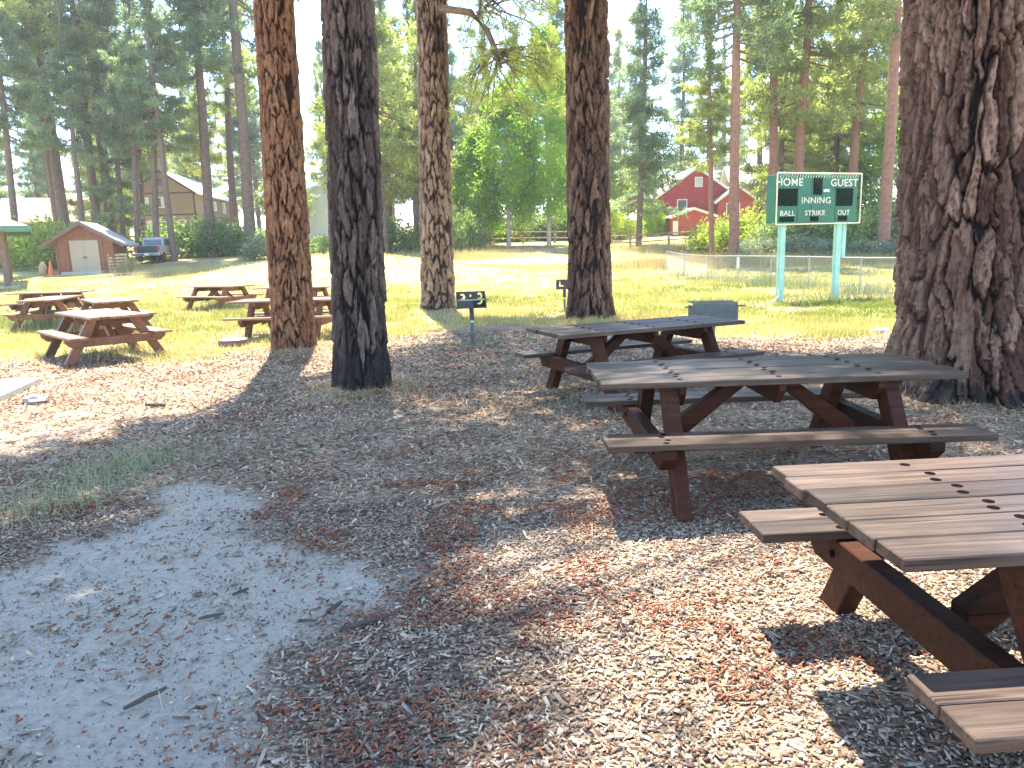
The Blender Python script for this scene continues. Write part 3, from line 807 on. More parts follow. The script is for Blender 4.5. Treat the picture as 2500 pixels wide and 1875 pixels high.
def bpanel(x0, x1, a, b, name='lamp_panel'):
    MB().box(((x0 + x1) / 2 * W_, -.004, z0 + (a + b) / 2 * H_), ((x1 - x0) * W_, .016, (b - a) * H_)).build(name, M['board_black'], sb)
bpanel(-.478, -.245, .35, .71); bpanel(.234, .44, .34, .72); bpanel(-.054, .054, .58, .95)
bpanel(-.446, -.272, .02, .126); bpanel(-.076, .022, .02, .126); bpanel(.266, .38, .02, .126)
for s_, x_, z_, w_, h_ in [('HOME', -.34, .845, .86, .19), ('GUEST', .325, .84, .95, .19), ('INNING', -.014, .466, .98, .165), ('BALL', -.353, .2, .48, .13), ('STRIKE', -.024, .2, .68, .13), ('OUT', .332, .2, .42, .13)]:
    text_part(s_, w_, h_, sb, (x_ * W_, -.009, z0 + z_ * H_), 'lettering', M['letter'])
MB().box((.108 * W_, -.006, z0 + .67 * H_), (.2, .012, .07)).build('maker_plate', M['white'], sb)
for x_ in (-.235, -.07, .225): MB().box((x_ * W_, -.003, z0 + .5 * H_), (.012, .008, H_ * .98)).build('panel_seam', M['trim'], sb)
fm = MB()
fr_y = -.09
for a, b in (((-W_ / 2 - .03, z0 - .04), (W_ / 2 + .03, z0 - .04)), ((W_ / 2 + .03, z0 - .04), (W_ / 2 + .03, z1 + .03)), ((W_ / 2 + .03, z1 + .03), (-W_ / 2 - .03, z1 + .03)), ((-W_ / 2 - .03, z1 + .03), (-W_ / 2 - .03, z0 - .04))):
    fm.tube([(a[0], fr_y, a[1]), (b[0], fr_y, b[1])], .018, 8)
fm.build('guard_frame', M['cream'], sb)
def chain_mesh(W, H, step, r):
    mb = MB()
    n = int((W + H) / step)
    for k in range(n + 1):
        c = -H + k * step
        for sg in (1, -1):
            # line x = c + z (or mirrored)
            za, zb_ = max(0, -c), min(H, W - c)
            if zb_ - za < step * .3: continue
            xa, xb = c + za, c + zb_
            if sg < 0: xa, xb = W - xa, W - xb
            mb.tube([(xa - W / 2, sg * r * .8, za), (xb - W / 2, sg * r * .8, zb_)], r, 3, False)
    return mb
cm = chain_mesh(W_ + .04, H_ + .04, .11, .0022)
cm.build('chain_mesh', M['board_green'], sb, (0, fr_y, z0 - .02))
lm_ = MB()
for k in range(30):
    x_ = -W_ / 2 + .1 + k * .09
    lm_.tube([(x_, fr_y - .01, z1 + .02), (x_ - .05, fr_y - .012, z1 - .09)], .005, 4)
lm_.build('lacing', M['cream'], sb)
MB().box((.36, .1, z1 + .03), (.22, .12, .06)).build('conduit_box', M['teal'], sb)
for x_, ln in ((-1.0, 0), (.92, .0)):
    MB().prism([(-.085, -.2), (.085, -.2), (.085, z0 - .0), (-.085, z0 - .0)], 'y', -.06, .06).build('post', M['teal'], sb, (x_, .16, 0), .006)
    MB().box((x_ - .094, .16, z0 * .5), (.014, .07, z0 * .98)).build('post_strip', M['teal'], sb)
MB().box((1.16, .2, z0 - .48), (.13, .10, .95)).build('brace_board', M['teal'], sb, bevel=.005)
MB().tube([(-1.1, .1, .35), (-1.14, .05, .16), (-1.28, .0, .10), (-1.44, -.02, .03), (-1.5, -.02, 0)], .012, 6).build('cable', M['white'], sb)

# ------------------------------------------------------------------ chain-link fence
FP = [(8.58, 40.2), (8.5, 35.8), (8.6, 31.9), (9.05, 29.2), (9.55, 26.9), (10.0, 24.6), (10.3, 21.6), (10.7, 18.8), (11.1, 16.0)]
fe = thing('chain_link_fence', 'grey chain-link fence with top rail running behind the scoreboard', 'fence', (9.5, 27, 0))
def rel(p, z): return (p[0] - 9.5, p[1] - 27, z)
FH = 1.05
tops_ = []
for i, p in enumerate(FP):
    z = g1(*p)
    lean = -.16 if i == 0 else 0
    MB().tube([rel((p[0] + lean, p[1]), z - .1), rel(p, z + FH + .02)], .020, 8).build('post', M['steel'], fe)
    MB().tube([rel(p, z + FH + .02), rel(p, z + FH + .06)], [.03, .01], 8).build('post_cap', M['steel'], fe)
    tops_.append(rel(p, z + FH))
MB().tube(tops_, .020, 8).build('top_rail', M['steel'], fe)
for i in range(len(FP) - 1):
    a, b = Vector(tops_[i]), Vector(tops_[i + 1])
    w = (b - a).length
    o = chain_mesh(w, FH - .05, .085, .0014).build('chain_mesh', M['wire'], fe, (a + b) / 2 - Vector((0, 0, FH - .02)))
    o.rotation_euler = (0, 0, math.atan2(b.y - a.y, b.x - a.x))
sp = FP[3]
MB().box((0, -.03, 0), (.10, .012, .42)).build('notice_plate', M['white'], fe, rel(sp, g1(*sp) + .80))

# ------------------------------------------------------------------ rail fence at the far edge of the field
def rail_fence(label, pts, h, loc):
    t = thing('rail_fence', label, 'fence', (loc[0], loc[1], 0), 0, 'split-rail fences')
    for i, p in enumerate(pts):
        z = tz(*p)
        MB().box((p[0] - loc[0], p[1] - loc[1], z + h / 2 - .1), (.16, .16, h + .25)).build('post', M['rail'], t)
        if i:
            q = pts[i - 1]; zq = tz(*q)
            for k in (.45, .92):
                MB().tube([(q[0] - loc[0], q[1] - loc[1], zq + h * k), (p[0] - loc[0], p[1] - loc[1], z + h * k)], .05, 6).build('rail', M['rail'], t)
rail_fence('weathered rail fence below the red house, right of the brown trunk', [(6.5, 58), (9.8, 59.5), (13.2, 61), (16.6, 62.2), (19.5, 63.2)], 1.15, (13, 61))
rail_fence('shadowed rail fence under the bright green trees, middle of the photo', [(-5, 66), (-1.6, 66.5), (1.4, 66.7), (4.2, 66.5), (6.2, 65.5)], 1.1, (0, 66))

# ------------------------------------------------------------------ buildings
def gable(t, w, d, hw, hr, over, wallm, roofm, trimm, thick=.16, front_over=None):
    """walls with gable ends along y, ridge along y, front at -d/2"""
    fo = over if front_over is None else front_over
    MB().prism([(-w / 2, -1.0), (w / 2, -1.0), (w / 2, hw), (0, hr), (-w / 2, hw)], 'y', -d / 2, d / 2).build('wall', wallm, t)
    sl = (hr - hw) / (w / 2)
    for s in (-1, 1):
        ex = w / 2 + over; ez = hw - over * sl
        poly = [(0, hr + .02), (s * ex, ez + .02), (s * ex, ez + .02 + thick), (0, hr + .02 + thick)]
        r = MB().prism(poly, 'y', -d / 2 - fo, d / 2 + fo).build('roof', roofm, t)
        f = [(0, hr - .10), (s * ex, ez - .10), (s * ex, ez + .10 + thick * .5), (0, hr + .10 + thick * .5)]
        MB().prism(f, 'y', -d / 2 - fo - .05, -d / 2 - fo - .003).build('bargeboard', trimm, t)
def window(t, x, z, w, h, y, framem, panes=2, rz=0, blind=True):
    """window centred at x,z on a face looking to -y at y (or turned by rz about t's origin)"""
    m = Matrix.Rotation(rz, 3, 'Z')
    f = link('window', None, t, m @ Vector((x, y, z)), (0, 0, rz))
    fm = MB(); b = .09
    for a in ((0, h / 2, w + 2 * b, b), (0, -h / 2, w + 2 * b, b)): fm.box((a[0], -.03, a[1]), (a[2], .08, a[3]))
    for s in (-1, 1): fm.box((s * (w / 2 + b / 2), -.03, 0), (b, .08, h - b))
    fm.build('frame', framem, f)
    for k in range(panes):
        pw = w / panes
        MB().box((-w / 2 + pw * (k + .5), -.012, 0), (pw - .03, .03, h - b - .02)).build('pane', M['blind'] if (blind and k == panes - 1) else M['glass'], f)
    return f

# shed
sx, sy = -28.2, 50.6
sh = thing('storage_shed', 'small brown gabled shed with pale double doors', 'shed', (sx, sy, tz(sx, sy) - .02), .20)
gable(sh, 3.5, 2.6, 2.15, 3.2, .75, M['shedwall'], M['roofgrey'], M['post'], .10, .45)
for s in (-1, 1):
    dr = MB().box((s * .435, -1.335, 1.08), (.86, .07, 2.05)).build('door', M['door'], sh)
    MB().box((s * .07, -1.39, 1.0), (.05, .05, .14)).build('handle', M['trim'], dr)
for x in (-1.7, -1.06, 1.06, 1.7): MB().box((x, -1.33, 1.08), (.12, .05, 2.14)).build('corner_board', M['shedwall'], sh)
MB().box((0, -1.33, 2.2), (3.5, .07, .16)).build('lintel', M['shedwall'], sh)
for x in (-.6, 0, .6): MB().box((x, -1.325, 2.28 + .38 - abs(x) * .3), (.09, .04, .76 - abs(x) * .6)).build('batten', M['shedwall'], sh)
for k in range(5): MB().box((1.765, -1.05 + k * .52, 1.08), (.03, .06, 2.1)).build('batten', M['shedwall'], sh)
MB().box((-.1, -1.75, .0), (2.4, .75, .2)).build('concrete_step', M['concrete'], sh)
# pallet and orange cone at the shed
pl = thing('wooden_pallet', 'pale wooden pallet leaning on the right corner of the shed', 'pallet', (-26.0, 49.55, tz(-26, 49.5)), .35)
for k in range(6): MB().box((0, .1 + .09 * k * .35, .12 + k * .21), (1.15, .025, .13)).build('slat', M['pallet'], pl)
for x in (-.5, 0, .5): MB().box((x, .2, .62), (.05, .09, 1.2), Matrix.Rotation(-.26, 3, 'X')).build('stringer', M['pallet'], pl)
cn = thing('traffic_cone', 'orange cone beside the left corner of the shed', 'traffic cone', (-30.15, 49.0, tz(-30.15, 49.0)))
MB().box((0, 0, .025), (.42, .42, .05)).build('base', M['orange'], cn)
MB().tube([(0, 0, .05), (.02, 0, .95)], [.19, .05], 12).build('cone', M['orange'], cn)
sk = MB(); sk.tube([(0, 0, 0), (.02, 0, .25), (.0, .02, .6), (.05, 0, .9)], [.22, .27, .22, .07], 9)
o = sk.build('feed_sack', M['sack'], None, (-30.75, 49.1, tz(-30.75, 49.1)), smooth=True)
tag(o, 'tan sack standing left of the orange cone at the shed', 'sack')

# red house
rx, ry = 18.9, 80
rh = thing('red_house', 'dark red gabled house with white trim behind the rail fence', 'house', (rx, ry, tz(rx, ry)), .03)
zb_ = -tz(rx, ry)
gable(rh, 7.4, 9, 6.4 + zb_, 8.95 + zb_, .5, M['red'], M['roofgrey'], M['white'], .16, .35)
window(rh, -1.4, 5.3 + zb_, .85, 1.25, -4.5, M['white'], 1, blind=False)
window(rh, .25, 7.6 + zb_, .6, .9, -4.5, M['white'], 1, blind=True)
window(rh, -3.0, 3.4 + zb_, .8, 1.3, -4.5, M['white'], 1, blind=True)
ck = MB().tube([(4.9, -1.5, 5.5 + zb_), (4.9, -1.5, 9.0 + zb_)], .22, 10).build('chimney', M['post'], rh)
MB().tube([(5.0, -1.85, 5.0 + zb_), (5.0, -1.85, 7.6 + zb_)], .13, 10).build('flue', M['chrome'], rh)
MB().tube([(4.9, -1.5, 9.0 + zb_), (4.9, -1.5, 9.25 + zb_)], .28, 10).build('chimney_cap', M['trim'], ck)
rx2, ry2 = 22.75, 77
r2 = thing('red_cottage', 'small red gabled wing with white window behind the two slim pines', 'house', (rx2, ry2, tz(rx2, ry2)), .03)
zc_ = -tz(rx2, ry2)
gable(r2, 3.7, 5, 5.7 + zc_, 7.0 + zc_, .45, M['red2'], M['roofgrey'], M['white'], .14, .3)
window(r2, -.35, 4.75 + zc_, 1.2, 1.25, -2.5, M['white'], 1, blind=False)
for x in (1.0, 1.6): MB().box((x, -2.56, 4.85 + zc_), (.12, .1, .16)).build('wall_lamp', M['white'], r2)
rx3, ry3 = 17.9, 73.6
r3 = thing('garden_shed', 'low bright red outbuilding in front of the dark red house', 'shed', (rx3, ry3, tz(rx3, ry3)), .03)
zd_ = -tz(rx3, ry3)
gable(r3, 4.3, 3.2, 4.1 + zd_, 4.85 + zd_, .2, M['red2'], M['white'], M['white'], .10, .15)
MB().box((-1.75, -1.63, 3.1 + zd_), (.5, .06, 1.3)).build('door', M['white'], r3)
hx, hy = 13.8, 75
hu = thing('wood_hut', 'tiny dark hut with tan roof left of the red house', 'hut', (hx, hy, tz(hx, hy)), .1)
gable(hu, 1.5, 1.6, .9, 1.5, .15, M['trim'], M['rooftan'], M['rail'], .06, .15)

# brown two-storey house
hx, hy = -38.6, 91
bh = thing('brown_house', 'two-storey tan house with pale metal roof at upper left', 'house', (hx, hy, tz(hx, hy)), .10)
bz0 = -tz(hx, hy) + 4.3
gable(bh, 6.4, 15, bz0 + 4.65, bz0 + 6.85, .45, M['tan'], M['roofmetal'], M['trim'], .14, .4)
for x in (-2.3, -.35): window(bh, x, bz0 + 3.55, 1.25, 1.05, -7.5, M['white'], 2)
for x in (-2.1, -.15): window(bh, x, bz0 + .95, 1.25, 1.15, -7.5, M['white'], 2)
window(bh, 1.75, bz0 + 1.1, .65, .95, -7.5, M['white'], 2)
window(bh, -.05, bz0 + 5.7, .55, .6, -7.5, M['trim'], 1, blind=False)
MB().box((.95, -7.56, bz0 + .95), (.5, .14, .32)).build('air_vent', M['white'], bh)
for z in (2.2, 4.55): MB().box((0, -7.53, bz0 + z), (6.4, .06, .14)).build('band_board', M['trim'], bh)
MB().box((3.24, -.02, bz0 + 2.2), (.06, 15, .14)).build('band_board', M['trim'], bh)
MB().box((3.22, -7.5, bz0 + 2.2), (.14, .14, 5.2)).build('corner_board', M['trim'], bh)
for yy, z, w, h in ((4.3, 3.5, .9, 1.2), (-4.0, 1.1, .6, .8), (.8, 1.1, .5, .75), (5.6, .9, 1.3, 1.2), (.4, 3.5, .8, 1.0)):
    window(bh, yy, bz0 + z, w, h, -3.2, M['white'], 2, rz=math.pi / 2)

# tan roofed building, pale roofed building, pale wall
tb = thing('lodge', 'long low building with sunlit tan metal roof at far left', 'building', (-49.0, 84, tz(-49, 84)), .25)
b0 = -tz(-49, 84)
MB().box((0, 0, b0 + 4.6), (11, 6, 3.2)).build('wall', M['tan'], tb)
for s in (-1, 1):
    MB().prism([(0, b0 + 8.6), (s * 4.3, b0 + 5.8), (s * 4.3, b0 + 5.95), (0, b0 + 8.75)], 'x', -6.2, 6.2).build('roof', M['rooftan'], tb)
for k in range(9): MB().box((-5.6 + k * 1.4, -2.15, b0 + 7.36), (.06, 5.15, .06), Matrix.Rotation(.577, 3, 'X')).build('roof_seam', M['rooftan'], tb)
for x in (-3.5, -1, 1.5, 4): window(tb, x, b0 + 5.0, 1.1, 1.0, -3.0, M['white'], 1, blind=False)
MB().tube([(1.5, -.6, b0 + 8.0), (1.5, -.6, b0 + 9.1)], .12, 8).build('vent_pipe', M['steel'], tb)
pb = thing('pale_roofed_house', 'tan house with wide pale roof half hidden behind the scoreboard', 'house', (34.5, 99, tz(34.5, 99)), -.1)
b0 = -tz(34.5, 99)
MB().box((0, 0, b0 + 6.4), (10.4, 6, 5.2)).build('wall', M['tan'], pb)
for s in (-1, 1):
    MB().prism([(0, b0 + 11.2), (s * 3.9, b0 + 8.7), (s * 3.9, b0 + 8.88), (0, b0 + 11.38)], 'x', -5.8, 5.8).build('roof', M['roofmetal'], pb)
for x in (-4, -1.2, 1.5, 4): window(pb, x, b0 + 7.0, 1.2, 1.2, -3.0, M['white'], 2)
MB().box((0, -3.6, b0 + 5.4), (10.4, 1.2, .12)).build('balcony', M['rail'], pb)
wb_ = thing('pale_outbuilding', 'plain pale grey-green wall between the orange-brown and dark trunks', 'building', (-18.5, 78, tz(-18.5, 78)), .1)
gable(wb_, 5.6, 6, 4.6, 5.6, .3, M['palewall'], M['roofgrey'], M['palewall'], .12, .25)
MB().box((-1.5, -3.03, .9), (1.0, .06, 2.0)).build('door', M['blind'], wb_)
dc = thing('dark_cabin', 'dark cabin with pale eave in the shade under the bright green trees', 'cabin', (-5.4, 84, tz(-5.4, 84)), .0)
gable(dc, 6.0, 5, 2.6, 4.0, .4, M['trim'], M['roofgrey'], M['white'], .12, .3)
window(dc, 1.0, 1.4, .9, .8, -2.5, M['white'], 1, blind=False)

# picnic shelter corner at the left edge
gzx, gzy = -31.05, 41.27
gb = thing('picnic_shelter', 'green roofed picnic shelter reaching in at the left edge', 'shelter', (gzx, gzy, tz(gzx, gzy)), .563)
e = 3.60 - tz(gzx, gzy); hs = 4.1
rm = MB(); rm.add([(-hs, -hs, e), (hs, -hs, e), (hs, hs, e), (-hs, hs, e), (0, 0, e + 1.85)], [(0, 1, 4), (1, 2, 4), (2, 3, 4), (3, 0, 4), (3, 2, 1, 0)])
rm.build('roof', M['gazebo'], gb)
for s in (-1, 1):
    MB().box((0, s * (hs + .02), e - .10), (2 * hs + .08, .05, .26)).build('fascia', M['gazebo2'], gb)
    MB().box((s * (hs + .02), 0, e - .10), (.05, 2 * hs - .02, .26)).build('fascia', M['gazebo2'], gb)
for a in (-1, 1):
    for b in (-1, 1):
        MB().box((a * 2.7, b * 2.9, e / 2 - .1), (.28, .28, e)).build('post', M['post'], gb, bevel=.01)
MB().box((0, 0, .02), (6.4, 7, .12)).build('slab', M['concrete'], gb)
tag(MB().prism([(-36, 50.2), (-23.5, 47.2), (-22.0, 49.6), (-34.5, 53.0)], 'z', .0, .06).build('paved_path', M['concrete'], None, (0, 0, .78)), 'pale paved strip across the grass in front of the shed', None, None, 'structure')
cp = MB().prism([(-6.45, 9.9), (-6.05, 8.4), (-9.2, 7.4), (-10, 9.6)], 'z', -.1, .09).build('concrete_pad', M['concrete'], None, (0, 0, 0), .01)
tag(cp, 'sunlit concrete pad corner at the left edge', None, None, 'structure')

# pickup
tx, ty = -27.3, 58.0
tk = thing('pickup_truck', 'parked silver pickup with dark tailgate seen from behind, right of shed', 'truck', (tx, ty, tz(tx, ty) - .02), .16)
MB().prism([(-2.2, .55), (2.9, .5), (2.95, .95), (2.6, 1.12), (1.2, 1.2), (-2.2, 1.2)], 'x', -.92, .92).build('body', M['silver'], tk, bevel=.05)
cb = MB().prism([(-.75, 1.18), (1.35, 1.18), (.75, 1.78), (.45, 1.84), (-.45, 1.84), (-.62, 1.74)], 'x', -.76, .76).build('cab', M['silver'], tk, bevel=.06)
MB().add([(-.66, -.745, 1.24), (.66, -.745, 1.24), (.60, -.66, 1.68), (-.60, -.66, 1.68), (-.66, -.775, 1.24), (.66, -.775, 1.24), (.60, -.69, 1.68), (-.60, -.69, 1.68)], [(0, 1, 2, 3), (7, 6, 5, 4), (0, 4, 5, 1), (1, 5, 6, 2), (2, 6, 7, 3), (3, 7, 4, 0)]).build('rear_window', M['glass'], tk)
for s in (-1, 1):
    MB().prism([(-.5, 1.25), (1.0, 1.25), (.6, 1.7), (-.45, 1.7)], 'x', s * .775 - .012, s * .775 + .012).build('side_window', M['glass'], tk)
    MB().box((s * .82, -2.24, .98), (.17, .06, .38)).build('tail_light', M['redlamp'], tk)
    for yy in (-1.35, 1.75):
        wh = MB().tube([(s * .93, yy, .36), (s * .70, yy, .36)], .36, 18).build('wheel', M['tyre'], tk)
        MB().tube([(s * .945, yy, .36), (s * .90, yy, .36)], .2, 12).build('rim', M['chrome'], wh)
    MB().box((s * 1.0, .95, 1.35), (.2, .12, .16)).build('mirror', M['darkgreen'], tk)
MB().box((0, -2.235, .93), (1.44, .06, .5)).build('tailgate', M['darkgreen'], tk, bevel=.015)
MB().box((0, -2.36, .55), (1.86, .22, .2)).build('bumper', M['chrome'], tk, bevel=.03)
MB().box((0, -2.49, .56), (.32, .02, .15)).build('number_plate', M['white'], tk)
MB().box((0, -1.6, .6), (1.6, 1.0, .3)).build('chassis', M['tyre'], tk)

# power lines over the red house
pw = thing('power_lines', 'thin pale overhead wires crossing above the red house', 'wires', (20, 84, 0))
for k, z in enumerate((9.55, 9.95, 15.0)):
    MB().tube([(-19 + i * 6, k * .3, z + .012 * (i * 6 - 27) ** 2 * .05 - .5 + (.6 if k == 2 else 0)) for i in range(12)], .028, 5).build('wire', M['wire'], pw)

# ------------------------------------------------------------------ pines of the background
def gen_pine(H, cb, Rm, nb, nt, seed, cone, r0, dead=10):
    rg = np.random.default_rng(seed)
    mb = MB(); P = []; D = []; tin = []
    zs_ = np.sort(cb + (H - cb) * rg.random(nb) ** .9)
    for z in zs_:
        f = (z - cb) / (H - cb)
        prof = (1 - f) ** .8 if cone else (math.sin(min(1, f * 1.25 + .28) * math.pi) ** .6 if f < .98 else .2)
        prof = max(prof, .10)
        ln = Rm * prof * (.55 + .6 * rg.random())
        a = rg.random() * 6.283
        up = (.25 - .55 * (1 - f)) + rg.normal() * .12
        d = np.array([math.cos(a), math.sin(a), up])
        s = np.array([0, 0, z]); mid = s + d * ln * .55 + np.array([0, 0, -.04 * ln]); e = s + d * ln + np.array([0, 0, .12 * ln])
        mb.tube([s, mid, e], [.035 + .02 * ln, .03, .012], 3, False)
        n = max(6, int(nt * (ln / Rm) + 4))
        u = .28 + .74 * rg.random(n) ** .8
        base = np.where(u[:, None] < .55, s + (mid - s) * (u[:, None] / .55), mid + (e - mid) * ((u[:, None] - .55) / .45))
        side = np.cross(d, [0, 0, 1.]); side /= np.linalg.norm(side)
        off = rg.normal(size=(n, 1)) * side * ln * .20 * (1.25 - u[:, None]) + rg.normal(size=(n, 3)) * np.array([.16, .16, .13])
        P.append(base + off); D.append(np.tile(d, (n, 1)) + np.array([0, 0, .5]) + rg.normal(size=(n, 3)) * .4)
        tin.append(np.clip(.45 + .35 * rg.normal() * .6 + .25 * rg.normal(size=n) * .6 + .12 * off[:, 2], 0, 1))
    for k in range(dead):
        z = cb * (.35 + .65 * rg.random()); a = rg.random() * 6.283; ln = .5 + 1.2 * rg.random()
        mb.tube([(0, 0, z), (math.cos(a) * ln, math.sin(a) * ln, z - .1 + .3 * rg.random())], [.03, .008], 3, False)
    P = np.concatenate(P); D = np.concatenate(D); tin = np.concatenate(tin)
    V, F, T = tufts(P, D, .44, .085, 8, rg, 1.1, tin)
    return (V, F, T), mb
PINES = []
for i, (H, cb, Rm, nb, nt, cone, r0) in enumerate([(30, 7.0, 3.6, 120, 34, False, .32), (27, 4.5, 3.8, 125, 34, False, .29), (32, 9.0, 3.7, 110, 34, False, .34), (22, 3.0, 3.4, 130, 30, True, .24), (26, 3.5, 3.2, 130, 30, True, .26), (32, 12.0, 3.7, 100, 34, False, .33), (28, 10.0, 3.3, 100, 34, False, .28)]):
    (V, F_, T), lb = gen_pine(H, cb, Rm, nb, nt, 1000 + i, cone, r0)
    me_c = np_mesh('crown', V, F_, M['needle'], {'tint': T})
    me_l = lb.mesh('limbs', M['twig'])
    if True:
        mb = MB(); rg = random.Random(i)
        pts = [(rg.uniform(-.04, .04) * z / 6, rg.uniform(-.04, .04) * z / 6, z) for z in [-1.0, 0.0, .5, 2, 4, 7, 10, 14, 18, H * .8, H]]
        mb.tube(pts, [r0 * 1.2, r0 * 1.2, r0 * 1.05, r0, r0 * .96, r0 * .9, r0 * .82, r0 * .7, r0 * .55, r0 * .3, .03], 14, False)
        tm = mb.mesh('trunk', M['farbark'], 0, True)
    PINES.append((me_c, me_l, tm, H))
def pine(v, x, y, s, rz, label, group, leanx=0., bk='farbark', nk='needle', sz=None, leany=0.):
    me_c, me_l, tm, H = PINES[v]
    t = thing('pine_tree', label, 'tree', (x, y, tz(x, y) - .1), 0, group)
    t.rotation_euler = (-leany, leanx, rz) if rz == 0 else (0, 0, 0)
    m = Matrix.Translation(t.location) @ Matrix.Rotation(leanx, 4, 'Y') @ Matrix.Rotation(rz, 4, 'Z') @ Matrix.Diagonal((s, s, sz or s, 1))
    t.matrix_world = m
    with_mat(link('trunk', tm, t), M[bk]); with_mat(link('crown', me_c, t), M[nk]); link('limbs', me_l, t)['kind'] = 'stuff'
    return t
FG = 'pines standing behind the field'
LEFT = 'tall pine behind the shed at upper left, one of a dense stand'
listed = [
    # v, x, y, scale, label, lean, bark, needles
    (6, -39.4, 60, .95, 'pine with low dark foliage at the left edge above the green shelter roof', .05, 'farbark', 'needle_b'),
    (5, -38.2, 65, 1.35, 'thick pine trunk directly behind the left slope of the shed roof', -.011, 'farbark', 'needle'),
    (6, -34.0, 60, .8, 'slim pine just right of the thick trunk behind the shed roof', .03, 'farbark', 'needle_b'),
    (1, -41.7, 76, .7, 'very thin pine beside the tan metal roof', .02, 'farbark2', 'needle'),
    (5, -34.3, 65, 1.22, 'sturdy dark pine behind the right slope of the shed roof', .02, 'farbark', 'needle_b'),
    (4, -32.4, 63, .9, 'dark ivy-green pine hugging the sturdy pine behind the shed', .05, 'farbark', 'needle_b'),
    (6, -30.0, 60.5, .85, 'first of the slim twin pines above the pickup', .08, 'farbark', 'needle_b'),
    (6, -32.7, 67, .8, 'second thinner twin pine above the pickup', .08, 'farbark', 'needle'),
    (6, -28.3, 60, .9, 'slim pine at the left corner of the tan two-storey house', .09, 'farbark', 'needle'),
    (5, -24.6, 62, 1.2, 'straight grey pine in front of the pale metal roof', .033, 'farbark', 'needle_b'),
    (5, -25.6, 70, 1.05, 'slender pine in front of the tan house side wall', .05, 'farbark', 'needle'),
    (5, -21.3, 62, 1.4, 'large leaning grey pine left of the orange-brown trunk', .018, 'farbark', 'needle_b'),
    (1, -9.1, 55, 1.1, 'shaded pine seen between the dark trunk and pale trunk', -.007, 'farbark', 'needle'),
    (1, -7.2, 60, .8, 'dark pine peeking out along the left side of the pale trunk', .04, 'farbark', 'needle'),
    (3, 10.9, 62, 1.02, 'blue-green conical pine just right of the brown furrowed trunk', .034, 'farbark', 'needle_b'),
    (4, 22.4, 96, 1.12, 'distant dark spire-topped pine against blue sky', 0, 'farbark', 'needle_b'),
    (6, 13.05, 47.5, .6, 'slim bent pine in front of the red house', -.03, 'farbark2', 'needle'),
    (5, 14.0, 46, .95, 'straight reddish pine in front of the small red wing', -.012, 'farbark2', 'needle_b'),
    (6, 21.9, 65, .9, 'grey pine standing in front of the pale roof', -.016, 'farbark', 'needle'),
    (5, 18.2, 51, .95, 'red-barked pine rising straight above the left half of the scoreboard', -.03, 'farbark2', 'needle'),
    (2, 19.45, 50.5, 1.0, 'red-barked pine leaning right above the middle of the scoreboard', .02, 'farbark2', 'needle'),
    (1, 20.6, 57, .85, 'darker pine tucked behind the leaning red-barked pine', .01, 'farbark', 'needle'),
    (1, 25.4, 58, .85, 'dark pine above the right end of the scoreboard', -.011, 'farbark', 'needle'),
    (2, 23.75, 52, .95, 'red-barked pine rising from the right corner of the scoreboard', .026, 'farbark2', 'needle'),
    (5, 22.0, 43.5, 1.0, 'tall grey-brown pine between the scoreboard and the huge trunk', -.004, 'farbark2', 'needle'),
]
for i, (v, x, y, s, lab, ln, bk, nk) in enumerate(listed):
    pine(v, x, y, s, (i * 2.399) % 6.28 + .01, lab, FG, ln, bk, nk)
rg = np.random.default_rng(5)
fill = [(-46, 64), (-50, 70), (-37, 70), (-44, 58), (-12, 62), (-5, 72), (-13.5, 80), (28, 60), (31, 66), (27, 70), (35, 60), (16, 90), (30, 80), (5.5, 78), (9, 86), (-48, 60), (-43, 72), (-30, 76), (-35, 64), (-11, 70), (-2, 82), (1, 90), (-8, 66), (-26, 58), (33, 54), (30, 50), (38, 70), (26, 64), (13, 98), (-55, 78), (8, 94), (11.5, 90), (14, 104), (17, 112), (7, 104)]
for k in range(38):
    y = rg.uniform(92, 135); x = rg.uniform(-.85, .75) * y
    if .09 < x / y < .24 and rg.random() < .8: continue
    fill.append((x, y))
nfar = len(fill)
fill += [(-62, 100), (-66, 108), (-58, 96), (-70, 114), (-56, 106), (-75, 112), (-61, 118), (-52, 98), (-68, 98)]
for k in range(26):
    y = rg.uniform(98, 138); fill.append((rg.uniform(-.52, .06) * y if k < 18 else rg.uniform(.09, .3) * y, y))
for i, (x, y) in enumerate(fill):
    left = x < -22 and y < 76
    if x / y < -.36 and y < 88: v_ = 5 + i % 2
    elif .18 < x / y < .33 and y < 80: v_ = 6
    else: v_ = int(rg.integers(0, 5))
    q_ = x / y
    if i >= nfar: v_ = 3 + i % 2
    FAR = ('tall pine in the forest behind the tan metal roof at far left' if q_ < -.48 else 'tall pine in the forest behind the two-storey tan house' if q_ < -.30 else
           'tall pine in the forest seen between orange-brown and pale trunks' if q_ < -.10 else 'tall pine in the forest behind the bright green trees' if q_ < .09 else
           'tall pine in the forest behind the red house' if q_ < .30 else 'tall pine among the dense pines above and right of the scoreboard')
    pine(v_, x, y, rg.uniform(.75, 1.1) * (.55 if i >= nfar and q_ > .08 else 1), rg.random() * 6.2 + .01, LEFT if left else FAR, 'dense stand behind the shed' if left else 'distant forest pines', rg.normal() * .015, 'farbark', 'needle_b' if rg.random() < .6 else 'needle')

